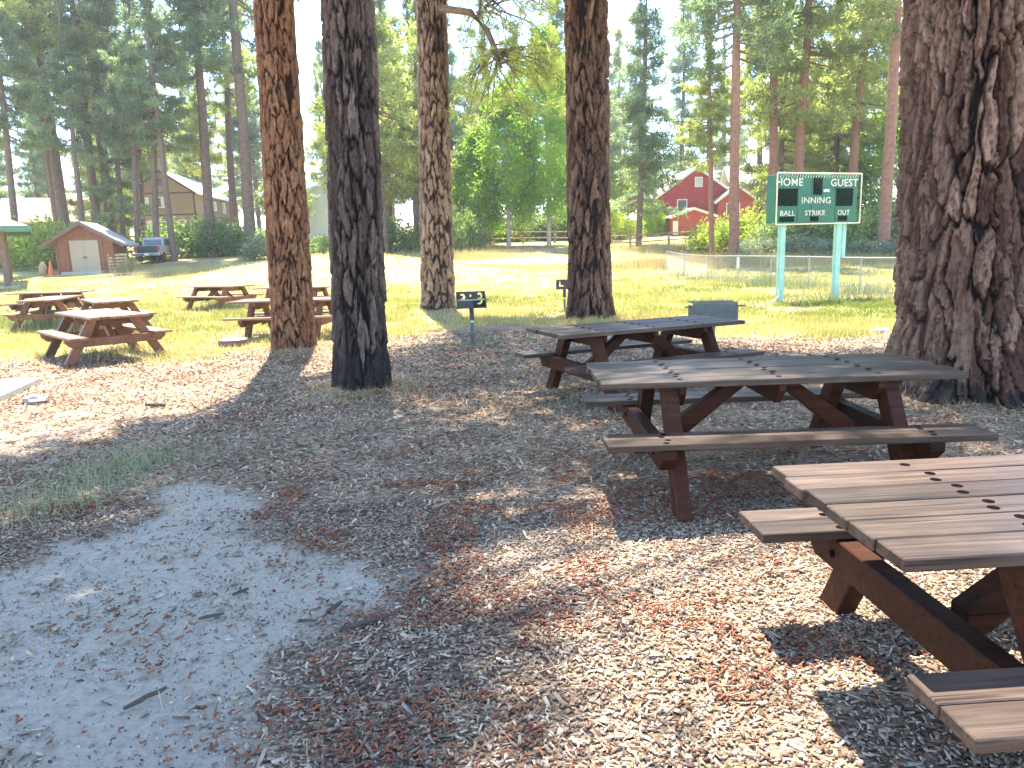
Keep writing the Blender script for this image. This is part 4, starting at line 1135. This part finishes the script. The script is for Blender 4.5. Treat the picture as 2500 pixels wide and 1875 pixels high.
# ------------------------------------------------------------------ broadleaf trees and bushes
def broad_tree(label, x, y, H, Rm, cb, seed, mat, n=9000, size=.24):
    rg = np.random.default_rng(seed)
    t = thing('leafy_tree', label, 'tree', (x, y, tz(x, y) - .05), 0)
    mb = MB()
    mb.tube([(0, 0, -.3), (0, 0, .6), (.08, 0, H * .35), (0, .08, H * .7), (0, 0, H * .97)], [.24, .19, .15, .09, .02], 10, False)
    C = []
    for k in range(64):
        f = k / 63
        z = cb + (H - cb) * (f * .93 + .04)
        a = k * 2.4 + rg.random(); prof = math.sin(min(1, f * .8 + .22) * math.pi) ** .7
        rr = Rm * prof * (.5 + .6 * rg.random())
        c = np.array([math.cos(a) * rr, math.sin(a) * rr, z])
        mb.tube([(0, 0, z - .6 - rr * .5), c * np.array([.6, .6, 1]) - np.array([0, 0, .2]), c], [.05, .03, .012], 3, False)
        C.append(c)
    C = np.array(C)
    w = rg.integers(0, len(C), n)
    P = C[w] + rg.normal(size=(n, 3)) * np.array([.30, .30, .34]) * (Rm / 2.2)
    tin = np.clip(.5 + .33 * rg.normal(size=len(C))[w] + .18 * rg.normal(size=n), 0, 1)
    V, F, T = leaves(P, size, rg, tin, .25)
    mb.build('trunk', M['aspenbark'], t)
    link('crown', np_mesh('crown', V, F, mat, {'tint': T}), t)
broad_tree('bright green broadleaf tree, shorter left one beside the pale trunk', -2.4, 64, 9.5, 2.6, 1.2, 1, M['aspen'], 12000)
broad_tree('bright green broadleaf tree in the middle, pale trunk behind the rail fence', .1, 62.5, 13.0, 3.0, 2.2, 2, M['aspen'], 20000)
broad_tree('tallest bright green broadleaf tree, touching the brown furrowed trunk', 3.5, 63, 17.2, 3.2, 2.2, 3, M['aspen'], 24000)
broad_tree('leafy green tree between scoreboard and huge trunk', 28.0, 56, 9.5, 2.6, 2.0, 4, M['aspen'], 9000)
broad_tree('pale green tree hanging over the grey-green wall', -21.2, 72, 7.5, 2.2, 2.5, 6, M['bush'], 6000)
broad_tree('yellow-green tree behind the red house roof', 16.5, 92, 9.5, 3.4, 2.0, 9, M['bush_y'], 9000)
broad_tree('green tree left of the red house beyond the willow bush', 11.8, 84, 7.5, 3.0, 1.0, 10, M['bush_y'], 9000)
broad_tree('green tree rising between the shed and the tan house', -39.0, 74, 8, 2.0, 2.0, 8, M['bush_y'], 6000)

BUSH = []
for i in range(4):
    rg = np.random.default_rng(70 + i)
    C = rg.normal(size=(26, 3)); C /= np.linalg.norm(C, axis=1, keepdims=True); C[:, 2] = np.abs(C[:, 2])
    C = C * (.55 + .3 * rg.random((26, 1))) * np.array([1, 1, 1.0]); C[:, 2] = C[:, 2] * .9 + .08
    n = 5200
    w = rg.integers(0, 26, n)
    P = C[w] + rg.normal(size=(n, 3)) * .15
    P[:, 2] = np.abs(P[:, 2])
    tin = np.clip(.5 + .22 * rg.normal(size=26)[w] + .2 * rg.normal(size=n), 0, 1)
    V, F_, T = leaves(P, .075, rg, tin, .2)
    mb = MB()
    for c in C: mb.tube([(c[0] * .1, c[1] * .1, -.1), c * .5, c], [.018, .011, .004], 3, False)
    BUSH.append((np_mesh('foliage', V, F_, M['bush'], {'tint': T}), mb.mesh('stems', M['twig'])))
def bush(label, x, y, r, h, mk, v, group=None):
    t = thing('bush', label, 'bush', (x, y, tz(x, y) - .08), 0, group)
    me, st = BUSH[v % 4]
    t.scale = (r, r, h); t.rotation_euler = (0, 0, v * 1.7)
    with_mat(link('foliage', me, t), M[mk]); link('stems', st, t)
BL = [
    ('large yellow-green bush left of the shed', -33.6, 54.5, 3.2, 3.5, 'bush_y', 0),
    ('rounded green bush behind the left side of the shed', -31.2, 57, 2.4, 3.4, 'bush', 1),
    ('low bush at the left edge beyond the shelter post', -39, 58, 3.0, 2.6, 'bush_y', 2),
    ('grey-green bush right behind the shed roof', -27.6, 62, 3.0, 3.3, 'bush', 3),
    ('tall grey-green bush behind the pickup', -25.0, 63, 2.8, 3.4, 'bush', 0),
    ('dark green bush below the tan house windows', -22.3, 63.5, 2.8, 2.8, 'bush', 1),
    ('shaded bush at the foot of the large leaning pine', -19.4, 62, 2.8, 2.4, 'bush', 2),
    ('small light bush with white flowers on top of the mound, left of trunk', -18.2, 57, 2.0, 2.2, 'weed', 3),
    ('shaded bush seen between orange-brown and dark trunks', -14.5, 58, 2.6, 1.6, 'bush', 0),
    ('bush filling the gap between dark trunk and pale trunk', -9.3, 57.5, 3.0, 3.4, 'bush', 1),
    ('tall narrow bush right beside the pale trunk', -4.9, 57, 1.9, 4.2, 'bush', 2),
    ('grey-green bush at the left end of the shadowed rail fence', -3.3, 59, 1.7, 3.4, 'bush', 3),
    ('dark bush in the shade behind the left part of the shadowed rail fence', -2.2, 71, 3.0, 3.6, 'bush', 1),
    ('dark bush in the shade behind the middle of the shadowed rail fence', 1.6, 72, 3.0, 3.4, 'bush', 2),
    ('dark bush in the shade behind the right end of the shadowed rail fence', 5.2, 71.5, 2.8, 3.6, 'bush', 3),
    ('light willow bush just right of the brown furrowed trunk', 8.6, 68, 2.2, 3.8, 'bush_y', 0),
    ('pale round bush under the conical pine', 11.0, 71, 2.0, 2.6, 'bush_y', 1),
    ('upright green bush against the left wall of the red house', 14.2, 73.5, 1.5, 4.2, 'aspen', 2),
    ('bright green bush between the two slim pines', 14.7, 52.5, 2.3, 2.6, 'bush_y', 3),
    ('wide bright green bush left of the scoreboard', 17.4, 53.5, 2.8, 3.0, 'bush_y', 0),
    ('green bush just behind the left scoreboard post', 18.2, 50, 2.4, 2.5, 'bush', 1),
    ('dark green bush between the scoreboard posts', 20.6, 49.5, 2.6, 2.8, 'bush', 2),
    ('deep green bush right of the scoreboard', 22.9, 48.2, 2.7, 3.0, 'bush', 3),
    ('dark bush by the left side of the huge trunk', 25.4, 47.5, 2.8, 3.4, 'bush', 0),
    ('green bush below the pale roof', 24.5, 60, 3.0, 4.5, 'bush', 1),
    ('tall dark bush hidden behind the scoreboard right post', 27.5, 53, 3.2, 4.0, 'bush', 2),
    ('pale weedy bush at the foot of the straight reddish pine', 15.6, 46.2, 1.8, 1.5, 'weed', 3),
    ('pale weedy bush below the scoreboard left corner', 17.6, 45.2, 1.9, 1.5, 'weed', 0),
    ('pale weedy bush between the scoreboard posts', 19.4, 44.4, 1.9, 1.4, 'weed', 1),
    ('pale weedy bush right of the scoreboard posts', 21.4, 43.6, 1.9, 1.4, 'weed', 2),
    ('pale weedy bush nearest the huge trunk', 23.2, 42.6, 1.9, 1.5, 'weed', 3),
]
for l, x, y, r, h, mk, v in BL: bush(l, x, y, r, h, mk, v, 'bushes around the field')

# ------------------------------------------------------------------ grass
def in_view(x, y, m=1.08): return (np.abs(x) < .72 * y * m + .3)
rg = np.random.default_rng(88)
N = 330000
y = 10.5 * (46 / 10.5) ** rg.random(N); x = (rg.random(N) * 2 - 1) * .80 * y
w_ = grass_w(x, y)
clump = sstep(.38, .62, fbm(x * 1.7, y * 1.7, 91))
k = rg.random(N) < w_ * (.35 + .65 * clump)
x, y = x[k], y[k]; n = len(x)
dryv = fbm(x * .12 + 3, y * .3, 61); dryv = (dryv - .5) * 2.2 + .5 + .55 * np.exp(-(((x + 7) / 10) ** 2 + ((y - 38) / 6) ** 2))
lu = np.exp(-(((x - 7.0) / 3.2) ** 2 + ((y - 25.5) / 1.7) ** 2)) + .6 * np.exp(-(((x + 9) / 8) ** 2 + ((y - 25) / 5) ** 2))
tint = np.clip(dryv + .12 - lu * .8 + rg.normal(size=n) * .25, 0, 1)
hgt = (.045 + .05 * rg.random(n)) * (1 + .6 * clump[k]) * (1 + .012 * y)
V, F_, T = blades(np.stack([x, y, gz(x, y) - .005], 1), hgt, .006 + .0011 * y, rg, .45, tint)
tag(link('lawn_grass', np_mesh('lawn_grass', V, F_, M['grass'], {'tint': T})), 'short patchy lawn grass, half dried, over the open field', 'grass', None, 'stuff')
# tall dry grass below the bushes and along the fences
def patch(cx, cy, sx_, sy_, n, h, mk, name, label, hh=.5, ww=.02, tmid=.5):
    x = cx + rg.normal(size=n) * sx_; y = cy + rg.normal(size=n) * sy_
    V, F_, T = blades(np.stack([x, y, gz(x, y) - .01], 1), h * (1 - hh + 2 * hh * rg.random(n)), np.full(n, ww), rg, .22, np.clip(tmid + rg.normal(size=n) * .25, 0, 1))
    return V, F_, T
ps = [patch(10.5, 44, 2.2, 1.5, 9000, .55, 'straw', '', '', tmid=.6), patch(15, 43.2, 2.6, 1.0, 7000, .55, 'straw', '', '', tmid=.5), patch(20, 41.5, 2.5, 1.0, 5000, .5, 'straw', '', '', tmid=.35),
      patch(-4.5, 52, 3.0, 1.5, 6000, .5, 'straw', '', '', tmid=.7), patch(-20.5, 47, 2, 1.5, 2500, .4, 'straw', '', '', tmid=.5), patch(-25.6, 50, .35, .4, 700, .9, 'straw', '', '', tmid=.6), patch(13, 57, 3, 2, 5000, .5, 'straw', '', '', tmid=.7)]
V, F_, T = join(ps)
tag(link('tall_grass', np_mesh('tall_grass', V, F_, M['straw'], {'tint': T})), 'tall straw-coloured grass along the far edge of the field', 'grass', None, 'stuff')
ps = []
for (a, b), nn in zip(FP, (150, 260, 420, 300, 900, 500, 700, 500, 300)):
    ps.append(patch(a, b, .45, .55, nn, .38, 'weed', '', '', .6, .016))
for cx, cy, nn, h in [(-7.2, 13.0, 500, .13), (-9.4, 17.5, 900, .28), (-11.3, 18.2, 1300, .38), (-9.2, 24.1, 900, .3), (-4.9, 14.5, 250, .14), (7.1, 19.2, 120, .25), (8.8, 20.3, 260, .3), (-.66, 12.6, 200, .12), (1.45, 18.7, 200, .25), (1.2, 7.6, 90, .12), (.35, 7.4, 120, .12)]:
    ps.append(patch(cx, cy, .5, .4, nn, h, 'weed', '', '', .6, .012))
for cx, cy, nn, h in [(-2.93, 5.74, 420, .17), (-3.06, 5.55, 300, .15), (-3.12, 5.25, 260, .15), (-2.99, 4.9, 260, .14), (-3.1, 4.66, 320, .16), (-3.2, 4.5, 180, .15), (-3.5, 5.5, 120, .12), (-2.6, 5.9, 160, .12)]:
    ps.append(patch(cx, cy, .22, .14, int(nn * .55), h, 'weed', '', '', .7, .005, .75))
V, F_, T = join(ps)
tag(link('weeds', np_mesh('weeds', V, F_, M['weed'], {'tint': T})), 'grey-green weeds in clumps under tables, along the fence and by the dirt', 'weeds', None, 'stuff')
# fringe of dead straw round the near trunks
ps = []
for cx, cy, r_ in ((-1.75, 8.5, .42), (-3.7, 12.5, .5), (4.6, 7.2, .95), (-1.95, 20.2, .6), (1.76, 16.1, .65)):
    n = 1300; a = rg.random(n) * 6.283; rr = r_ * .85 + np.abs(rg.normal(size=n)) * .24
    x = cx + np.cos(a) * rr; y = cy + np.sin(a) * rr
    ps.append(blades(np.stack([x, y, gz(x, y) - .003], 1), .04 + .09 * rg.random(n), np.full(n, .006), rg, 1.1, np.clip(.8 + rg.normal(size=n) * .2, 0, 1)))
V, F_, T = join(ps)
tag(link('dead_straw', np_mesh('dead_straw', V, F_, M['straw'], {'tint': T})), 'fringe of dead straw around the trunk bases', 'straw', None, 'stuff')

# ------------------------------------------------------------------ wood chips, pollen cones, needles
def chip_boxes(x, y, L, Wd, Th, rg, tint, lift=.004):
    n = len(x)
    a = rg.random(n) * 6.283; ti = rg.normal(size=n) * .28; ro = rg.normal(size=n) * .35
    ca, sa = np.cos(a), np.sin(a)
    u = np.stack([ca * np.cos(ti), sa * np.cos(ti), np.sin(ti)], 1)
    v0 = np.stack([-sa, ca, np.zeros(n)], 1); w0 = np.cross(u, v0)
    v = v0 * np.cos(ro)[:, None] + w0 * np.sin(ro)[:, None]; w = np.cross(u, v)
    c = np.stack([x, y, gz(x, y) + lift + np.abs(np.sin(ti)) * L * .3 + .004 * rg.random(n)], 1)
    tp = .55 + .45 * rg.random((n, 1))
    u2 = u * (L / 2)[:, None]; v2 = v * (Wd / 2)[:, None]; w2 = w * (Th / 2)[:, None]
    V = np.stack([c - u2 - v2 * tp - w2, c + u2 - v2 - w2 * tp, c + u2 * .9 + v2 * tp - w2, c - u2 + v2 - w2 * tp,
                  c - u2 - v2 * tp + w2, c + u2 - v2 + w2 * tp, c + u2 * .9 + v2 * tp + w2, c - u2 + v2 + w2 * tp], 1).reshape(-1, 3)
    b = (np.arange(n) * 8)[:, None]
    F = np.concatenate([b + np.array([[4, 5, 6, 7]]), b + np.array([[0, 1, 5, 4]]), b + np.array([[1, 2, 6, 5]]), b + np.array([[2, 3, 7, 6]]), b + np.array([[3, 0, 4, 7]])])
    return V, F, np.repeat(tint, 8)
def area_pts(n, y0, y1, pw=1.0):
    y = y0 + (y1 - y0) * rg.random(n) ** pw; x = (rg.random(n) * 2 - 1) * (.80 * y + .25)
    k = rg.random(n) < (.80 * y + .25) / (.80 * y1 + .25)
    return x[k], y[k]
x, y = area_pts(84000, 1.75, 4.6)
d = dirt_w(x, y); k = rg.random(len(x)) < (1 - d) ** 1.3 * .97 + .012 + .22 * (fbm(x * 6, y * 6, 99, 3) > .63) * (d > .3); x, y = x[k], y[k]; n = len(x)
tn = np.clip(.36 + .28 * rg.normal(size=n) + .5 * (fbm(x * 2, y * 2, 95) - .5), 0, 1)
big_ = 1 + 1.1 * (rg.random(n) < .05) + .5 * rg.random(n) ** 3
C1 = chip_boxes(x, y, (.011 + .021 * rg.random(n) ** 1.8) * big_, (.004 + .006 * rg.random(n)) * big_ ** .8, .0018 + .0035 * rg.random(n), rg, tn)
tag(link('wood_chips', np_mesh('wood_chips', C1[0], C1[1], M['chip'], {'tint': C1[2]})), 'weathered wood chip mulch covering the ground near the tables', 'wood chips', None, 'stuff')
def quads(x, y, L, Wd, rg, tint, lift=.006):
    n = len(x); a = rg.random(n) * 6.283; ti = rg.normal(size=n) * .3; ro = rg.normal(size=n) * .4
    u = np.stack([np.cos(a) * np.cos(ti), np.sin(a) * np.cos(ti), np.sin(ti)], 1) * (L / 2)[:, None]
    v = np.stack([-np.sin(a) * np.cos(ro), np.cos(a) * np.cos(ro), np.sin(ro)], 1) * (Wd / 2)[:, None]
    c = np.stack([x, y, gz(x, y) + lift + np.abs(np.sin(ti)) * L * .3], 1)
    V = np.stack([c - u - v * .6, c + u - v, c + u * .8 + v * .7, c - u + v], 1).reshape(-1, 3)
    return V, np.arange(n * 4).reshape(-1, 4), np.repeat(tint, 4)
x, y = area_pts(150000, 4.5, 14.5)
d = np.maximum(dirt_w(x, y), grass_w(x, y)); k = rg.random(len(x)) < (1 - d) * .95; x, y = x[k], y[k]; n = len(x)
tn = np.clip(.45 + .26 * rg.normal(size=n) + .3 * (fbm(x * 1.5, y * 1.5, 96) - .5), 0, 1)
C2 = quads(x, y, (.022 + .03 * rg.random(n)) * (.8 + y * .05), (.008 + .009 * rg.random(n)) * (.8 + y * .05), rg, tn)
tag(link('mulch_litter', np_mesh('mulch_litter', C2[0], C2[1], M['litter'], {'tint': C2[2]})), 'bark mulch and needle litter between the trunks', 'mulch', None, 'stuff')
# fine grit and dark bits on the bare dirt
x, y = area_pts(52000, 1.75, 5.5)
d = dirt_w(x, y); k = (rg.random(len(x)) < d * (.25 + .75 * (fbm(x * 4, y * 4, 97) > .5))); x, y = x[k], y[k]; n = len(x)
tn = np.clip(np.where(rg.random(n) < .55, .12, .8) + rg.normal(size=n) * .15, 0, 1)
C3 = chip_boxes(x, y, .004 + .010 * rg.random(n) ** 3, .003 + .005 * rg.random(n) ** 2, .0025 + .003 * rg.random(n), rg, tn, .001)
tag(link('grit', np_mesh('grit', C3[0], C3[1], M['chip'], {'tint': C3[2]})), 'small dark bits and grit scattered on the bare dirt', 'grit', None, 'stuff')

x, y = area_pts(2600, 1.75, 6.0)
d = dirt_w(x, y); k = (d > .3) & (rg.random(len(x)) < .6); x, y = x[k], y[k]; n = len(x)
C4 = chip_boxes(x, y, .012 + .030 * rg.random(n) ** 2, .004 + .006 * rg.random(n), .003 + .004 * rg.random(n), rg, np.clip(.1 + .3 * rg.random(n) ** 2, 0, 1), .002)
tag(link('bark_bits', np_mesh('bark_bits', C4[0], C4[1], M['chip'], {'tint': C4[2]})), 'dark flakes of bark strewn over the bare dirt', 'bark bits', None, 'stuff')
def worms(x, y, L, r, seg, sides, rg, tint):
    n = len(x); a = rg.random(n) * 6.283; bend = rg.normal(size=n) * 1.3
    s = np.linspace(-.5, .5, seg + 1)
    ang = a[:, None] + bend[:, None] * s[None] * 2
    dx = np.cos(ang); dyy = np.sin(ang)
    st = (L / seg)[:, None]
    px = x[:, None] + np.cumsum(dx * st, 1); py = y[:, None] + np.cumsum(dyy * st, 1)
    pz = gz(px, py) + .009 + r[:, None] + .008 * rg.random(n)[:, None] + np.sin(s * 6 + a[:, None]) * .003
    prof = np.where(np.abs(s) > .45, .45, 1 + .18 * ((np.arange(seg + 1) % 2) - .5))
    V = []
    for k in range(sides):
        t = 2 * np.pi * k / sides
        rr = r[:, None] * prof[None]
        V.append(np.stack([px - dyy * rr * np.cos(t), py + dx * rr * np.cos(t), pz + rr * np.sin(t)], -1))
    V = np.stack(V, 2)                       # n, seg+1, sides, 3
    b = (np.arange(n) * (seg + 1) * sides)[:, None]
    F = []
    for i in range(seg):
        for k in range(sides):
            k2 = (k + 1) % sides
            F.append(b + np.array([[i * sides + k, i * sides + k2, (i + 1) * sides + k2, (i + 1) * sides + k]]))
    return V.reshape(-1, 3), np.concatenate(F), np.repeat(tint, (seg + 1) * sides)
def catkin_pts(n, y0, y1):
    x, y = area_pts(n, y0, y1)
    cl = fbm(x * 2.6, y * 2.6, 120, 3); d = dirt_w(x, y); g = grass_w(x, y)
    p = sstep(.50, .68, cl) * (1 - .72 * d) * (1 - g) + .05 * (1 - g) * (1 - .5 * d)
    k = rg.random(len(x)) < p
    x, y = x[k], y[k]
    return x + rg.normal(size=len(x)) * .012, y + rg.normal(size=len(x)) * .012
x, y = catkin_pts(26000, 1.8, 5.0); n = len(x)
W1 = worms(x, y, .022 + .022 * rg.random(n), .0036 + .0016 * rg.random(n), 5, 4, rg, np.clip(.5 + .25 * rg.normal(size=n), 0, 1))
x, y = catkin_pts(26000, 4.8, 12); n = len(x)
W2 = worms(x, y, .03 + .03 * rg.random(n), .005 + .002 * rg.random(n), 3, 3, rg, np.clip(.5 + .25 * rg.normal(size=n), 0, 1))
W = join([W1, W2])
tag(link('pollen_cones', np_mesh('pollen_cones', W[0], W[1], M['catkin'], {'tint': W[2]})), 'rust-red fallen pine pollen cones scattered in drifts', 'pollen cones', None, 'stuff')
x, y = area_pts(2600, 1.8, 8); n = len(x)
Nn = quads(x, y, .07 + .09 * rg.random(n), np.full(n, .0022) + .0004 * y, rg, rg.random(n), .016)
tag(link('fallen_needles', np_mesh('fallen_needles', Nn[0], Nn[1], M['needlelitter'], {'tint': Nn[2]})), 'long dry pine needles lying on the mulch', 'needles', None, 'stuff')

# ------------------------------------------------------------------ sticks, rocks, stump, bottle
def stick(label, a, b, r):
    a = np.array(a); b = np.array(b); c = (a + b) / 2
    mb = MB(); rr = random.Random(int(a[0] * 999))
    pts = []
    for k in range(6):
        p = a + (b - a) * k / 5
        pts.append((p[0] - c[0] + rr.uniform(-.006, .006), p[1] - c[1] + rr.uniform(-.006, .006), g1(*p) + .01 + r + rr.uniform(0, .005)))
    mb.tube(pts, [r * .75, r, r * 1.1, r * .95, r, r * .7], 8)
    tag(mb.build('stick', M['stick'], None, (c[0], c[1], 0)), label, 'stick', 'dead sticks on the ground')
stick('dark stick lying on bare dirt, middle of the pale patch', (-1.47, 3.10), (-1.37, 3.145), .008)
stick('short dark stick on the dirt just beyond the middle one', (-1.39, 3.32), (-1.33, 3.39), .009)
stick('thick black stick on rusty cones at the right edge of the dirt', (-.76, 2.94), (-.59, 3.045), .011)
stick('knobbly dark stick with rusty cones at the lower part of the dirt', (-1.45, 2.42), (-1.36, 2.55), .009)
stick('small stick standing out at the inner corner of the dirt edge', (-.88, 3.12), (-.84, 3.22), .010)
stick('thin flat stick left of the thick black stick', (-1.0, 3.05), (-.91, 3.05), .007)
stick('grey stick lying in the sun on the left', (-4.1, 8.02), (-3.86, 7.97), .02)
def rock(label, x, y, r, mat='rock', sq=.6):
    bm = bmesh.new(); bmesh.ops.create_icosphere(bm, subdivisions=2, radius=r)
    rr = random.Random(int(x * 999))
    for v in bm.verts: v.co *= rr.uniform(.82, 1.12); v.co.z *= sq; v.co.x *= 1.3
    me = bpy.data.meshes.new('rock'); bm.to_mesh(me); bm.free(); me.materials.append(M[mat])
    tag(link('rock', me, None, (x, y, g1(x, y) + r * sq * .5)), label, 'rock', 'loose rocks')
rock('grey rock beside the concrete pad at left', -5.63, 8.5, .11)
rock('tan pebble on the bare dirt near its right edge', -1.08, 2.5, .014, 'sack')
rock('flat grey pebble on the left part of the dirt', -2.01, 2.97, .025, 'rock', .3)
rock('rounded dark pebble at the bottom edge of the dirt', -1.03, 2.22, .016)
st = thing('tree_stump', 'low cut stump beside the table behind the orange-brown trunk', 'stump', (-5.15, 13.55, g1(-5.15, 13.55)))
mb = MB(); mb.tube([(0, 0, -.05), (0, 0, .05), (0, 0, .125)], [.30, .27, .26], 16); mb.build('bark', M['stump'], st)
mb = MB(); mb.tube([(0, 0, .126), (0, 0, .134)], [.245, .235], 16); mb.build('cut_face', M['stumptop'], st)
bt = thing('plastic_bottle', 'pale blue plastic bottle lying on dry grass left of the huge trunk', 'bottle', (6.4, 12.55, g1(6.4, 12.55) + .05), .2)
mb = MB(); mb.tube([(-.11, 0, 0), (-.10, 0, 0), (.05, 0, 0), (.09, 0, 0), (.13, 0, 0)], [.02, .036, .036, .018, .014], 12); mb.build('body', M['bottle'], bt, smooth=True)
mb = MB(); mb.tube([(.131, 0, 0), (.15, 0, 0)], [.017, .017], 10); mb.build('cap', M['white'], bt)

# ------------------------------------------------------------------ haze volume added to lift the dark far trees
hz_m = bpy.data.materials.new('lift_haze'); hz_m.use_nodes = True
hn = hz_m.node_tree; hn.nodes.remove(hn.nodes['Principled BSDF'])
pv = hn.nodes.new('ShaderNodeVolumePrincipled')
pv.inputs['Color'].default_value = (.95, .97, 1.0, 1); pv.inputs['Density'].default_value = .0006; pv.inputs['Anisotropy'].default_value = .25
hn.links.new(pv.outputs[0], hn.nodes['Material Output'].inputs['Volume'])
hz = MB().box((0, 210, 22), (860, 600, 50)).build('haze', hz_m)
tag(hz, 'thin pale haze volume added to lift the dark far trees', 'haze', None, 'stuff')
sc.cycles.volume_bounces = 0
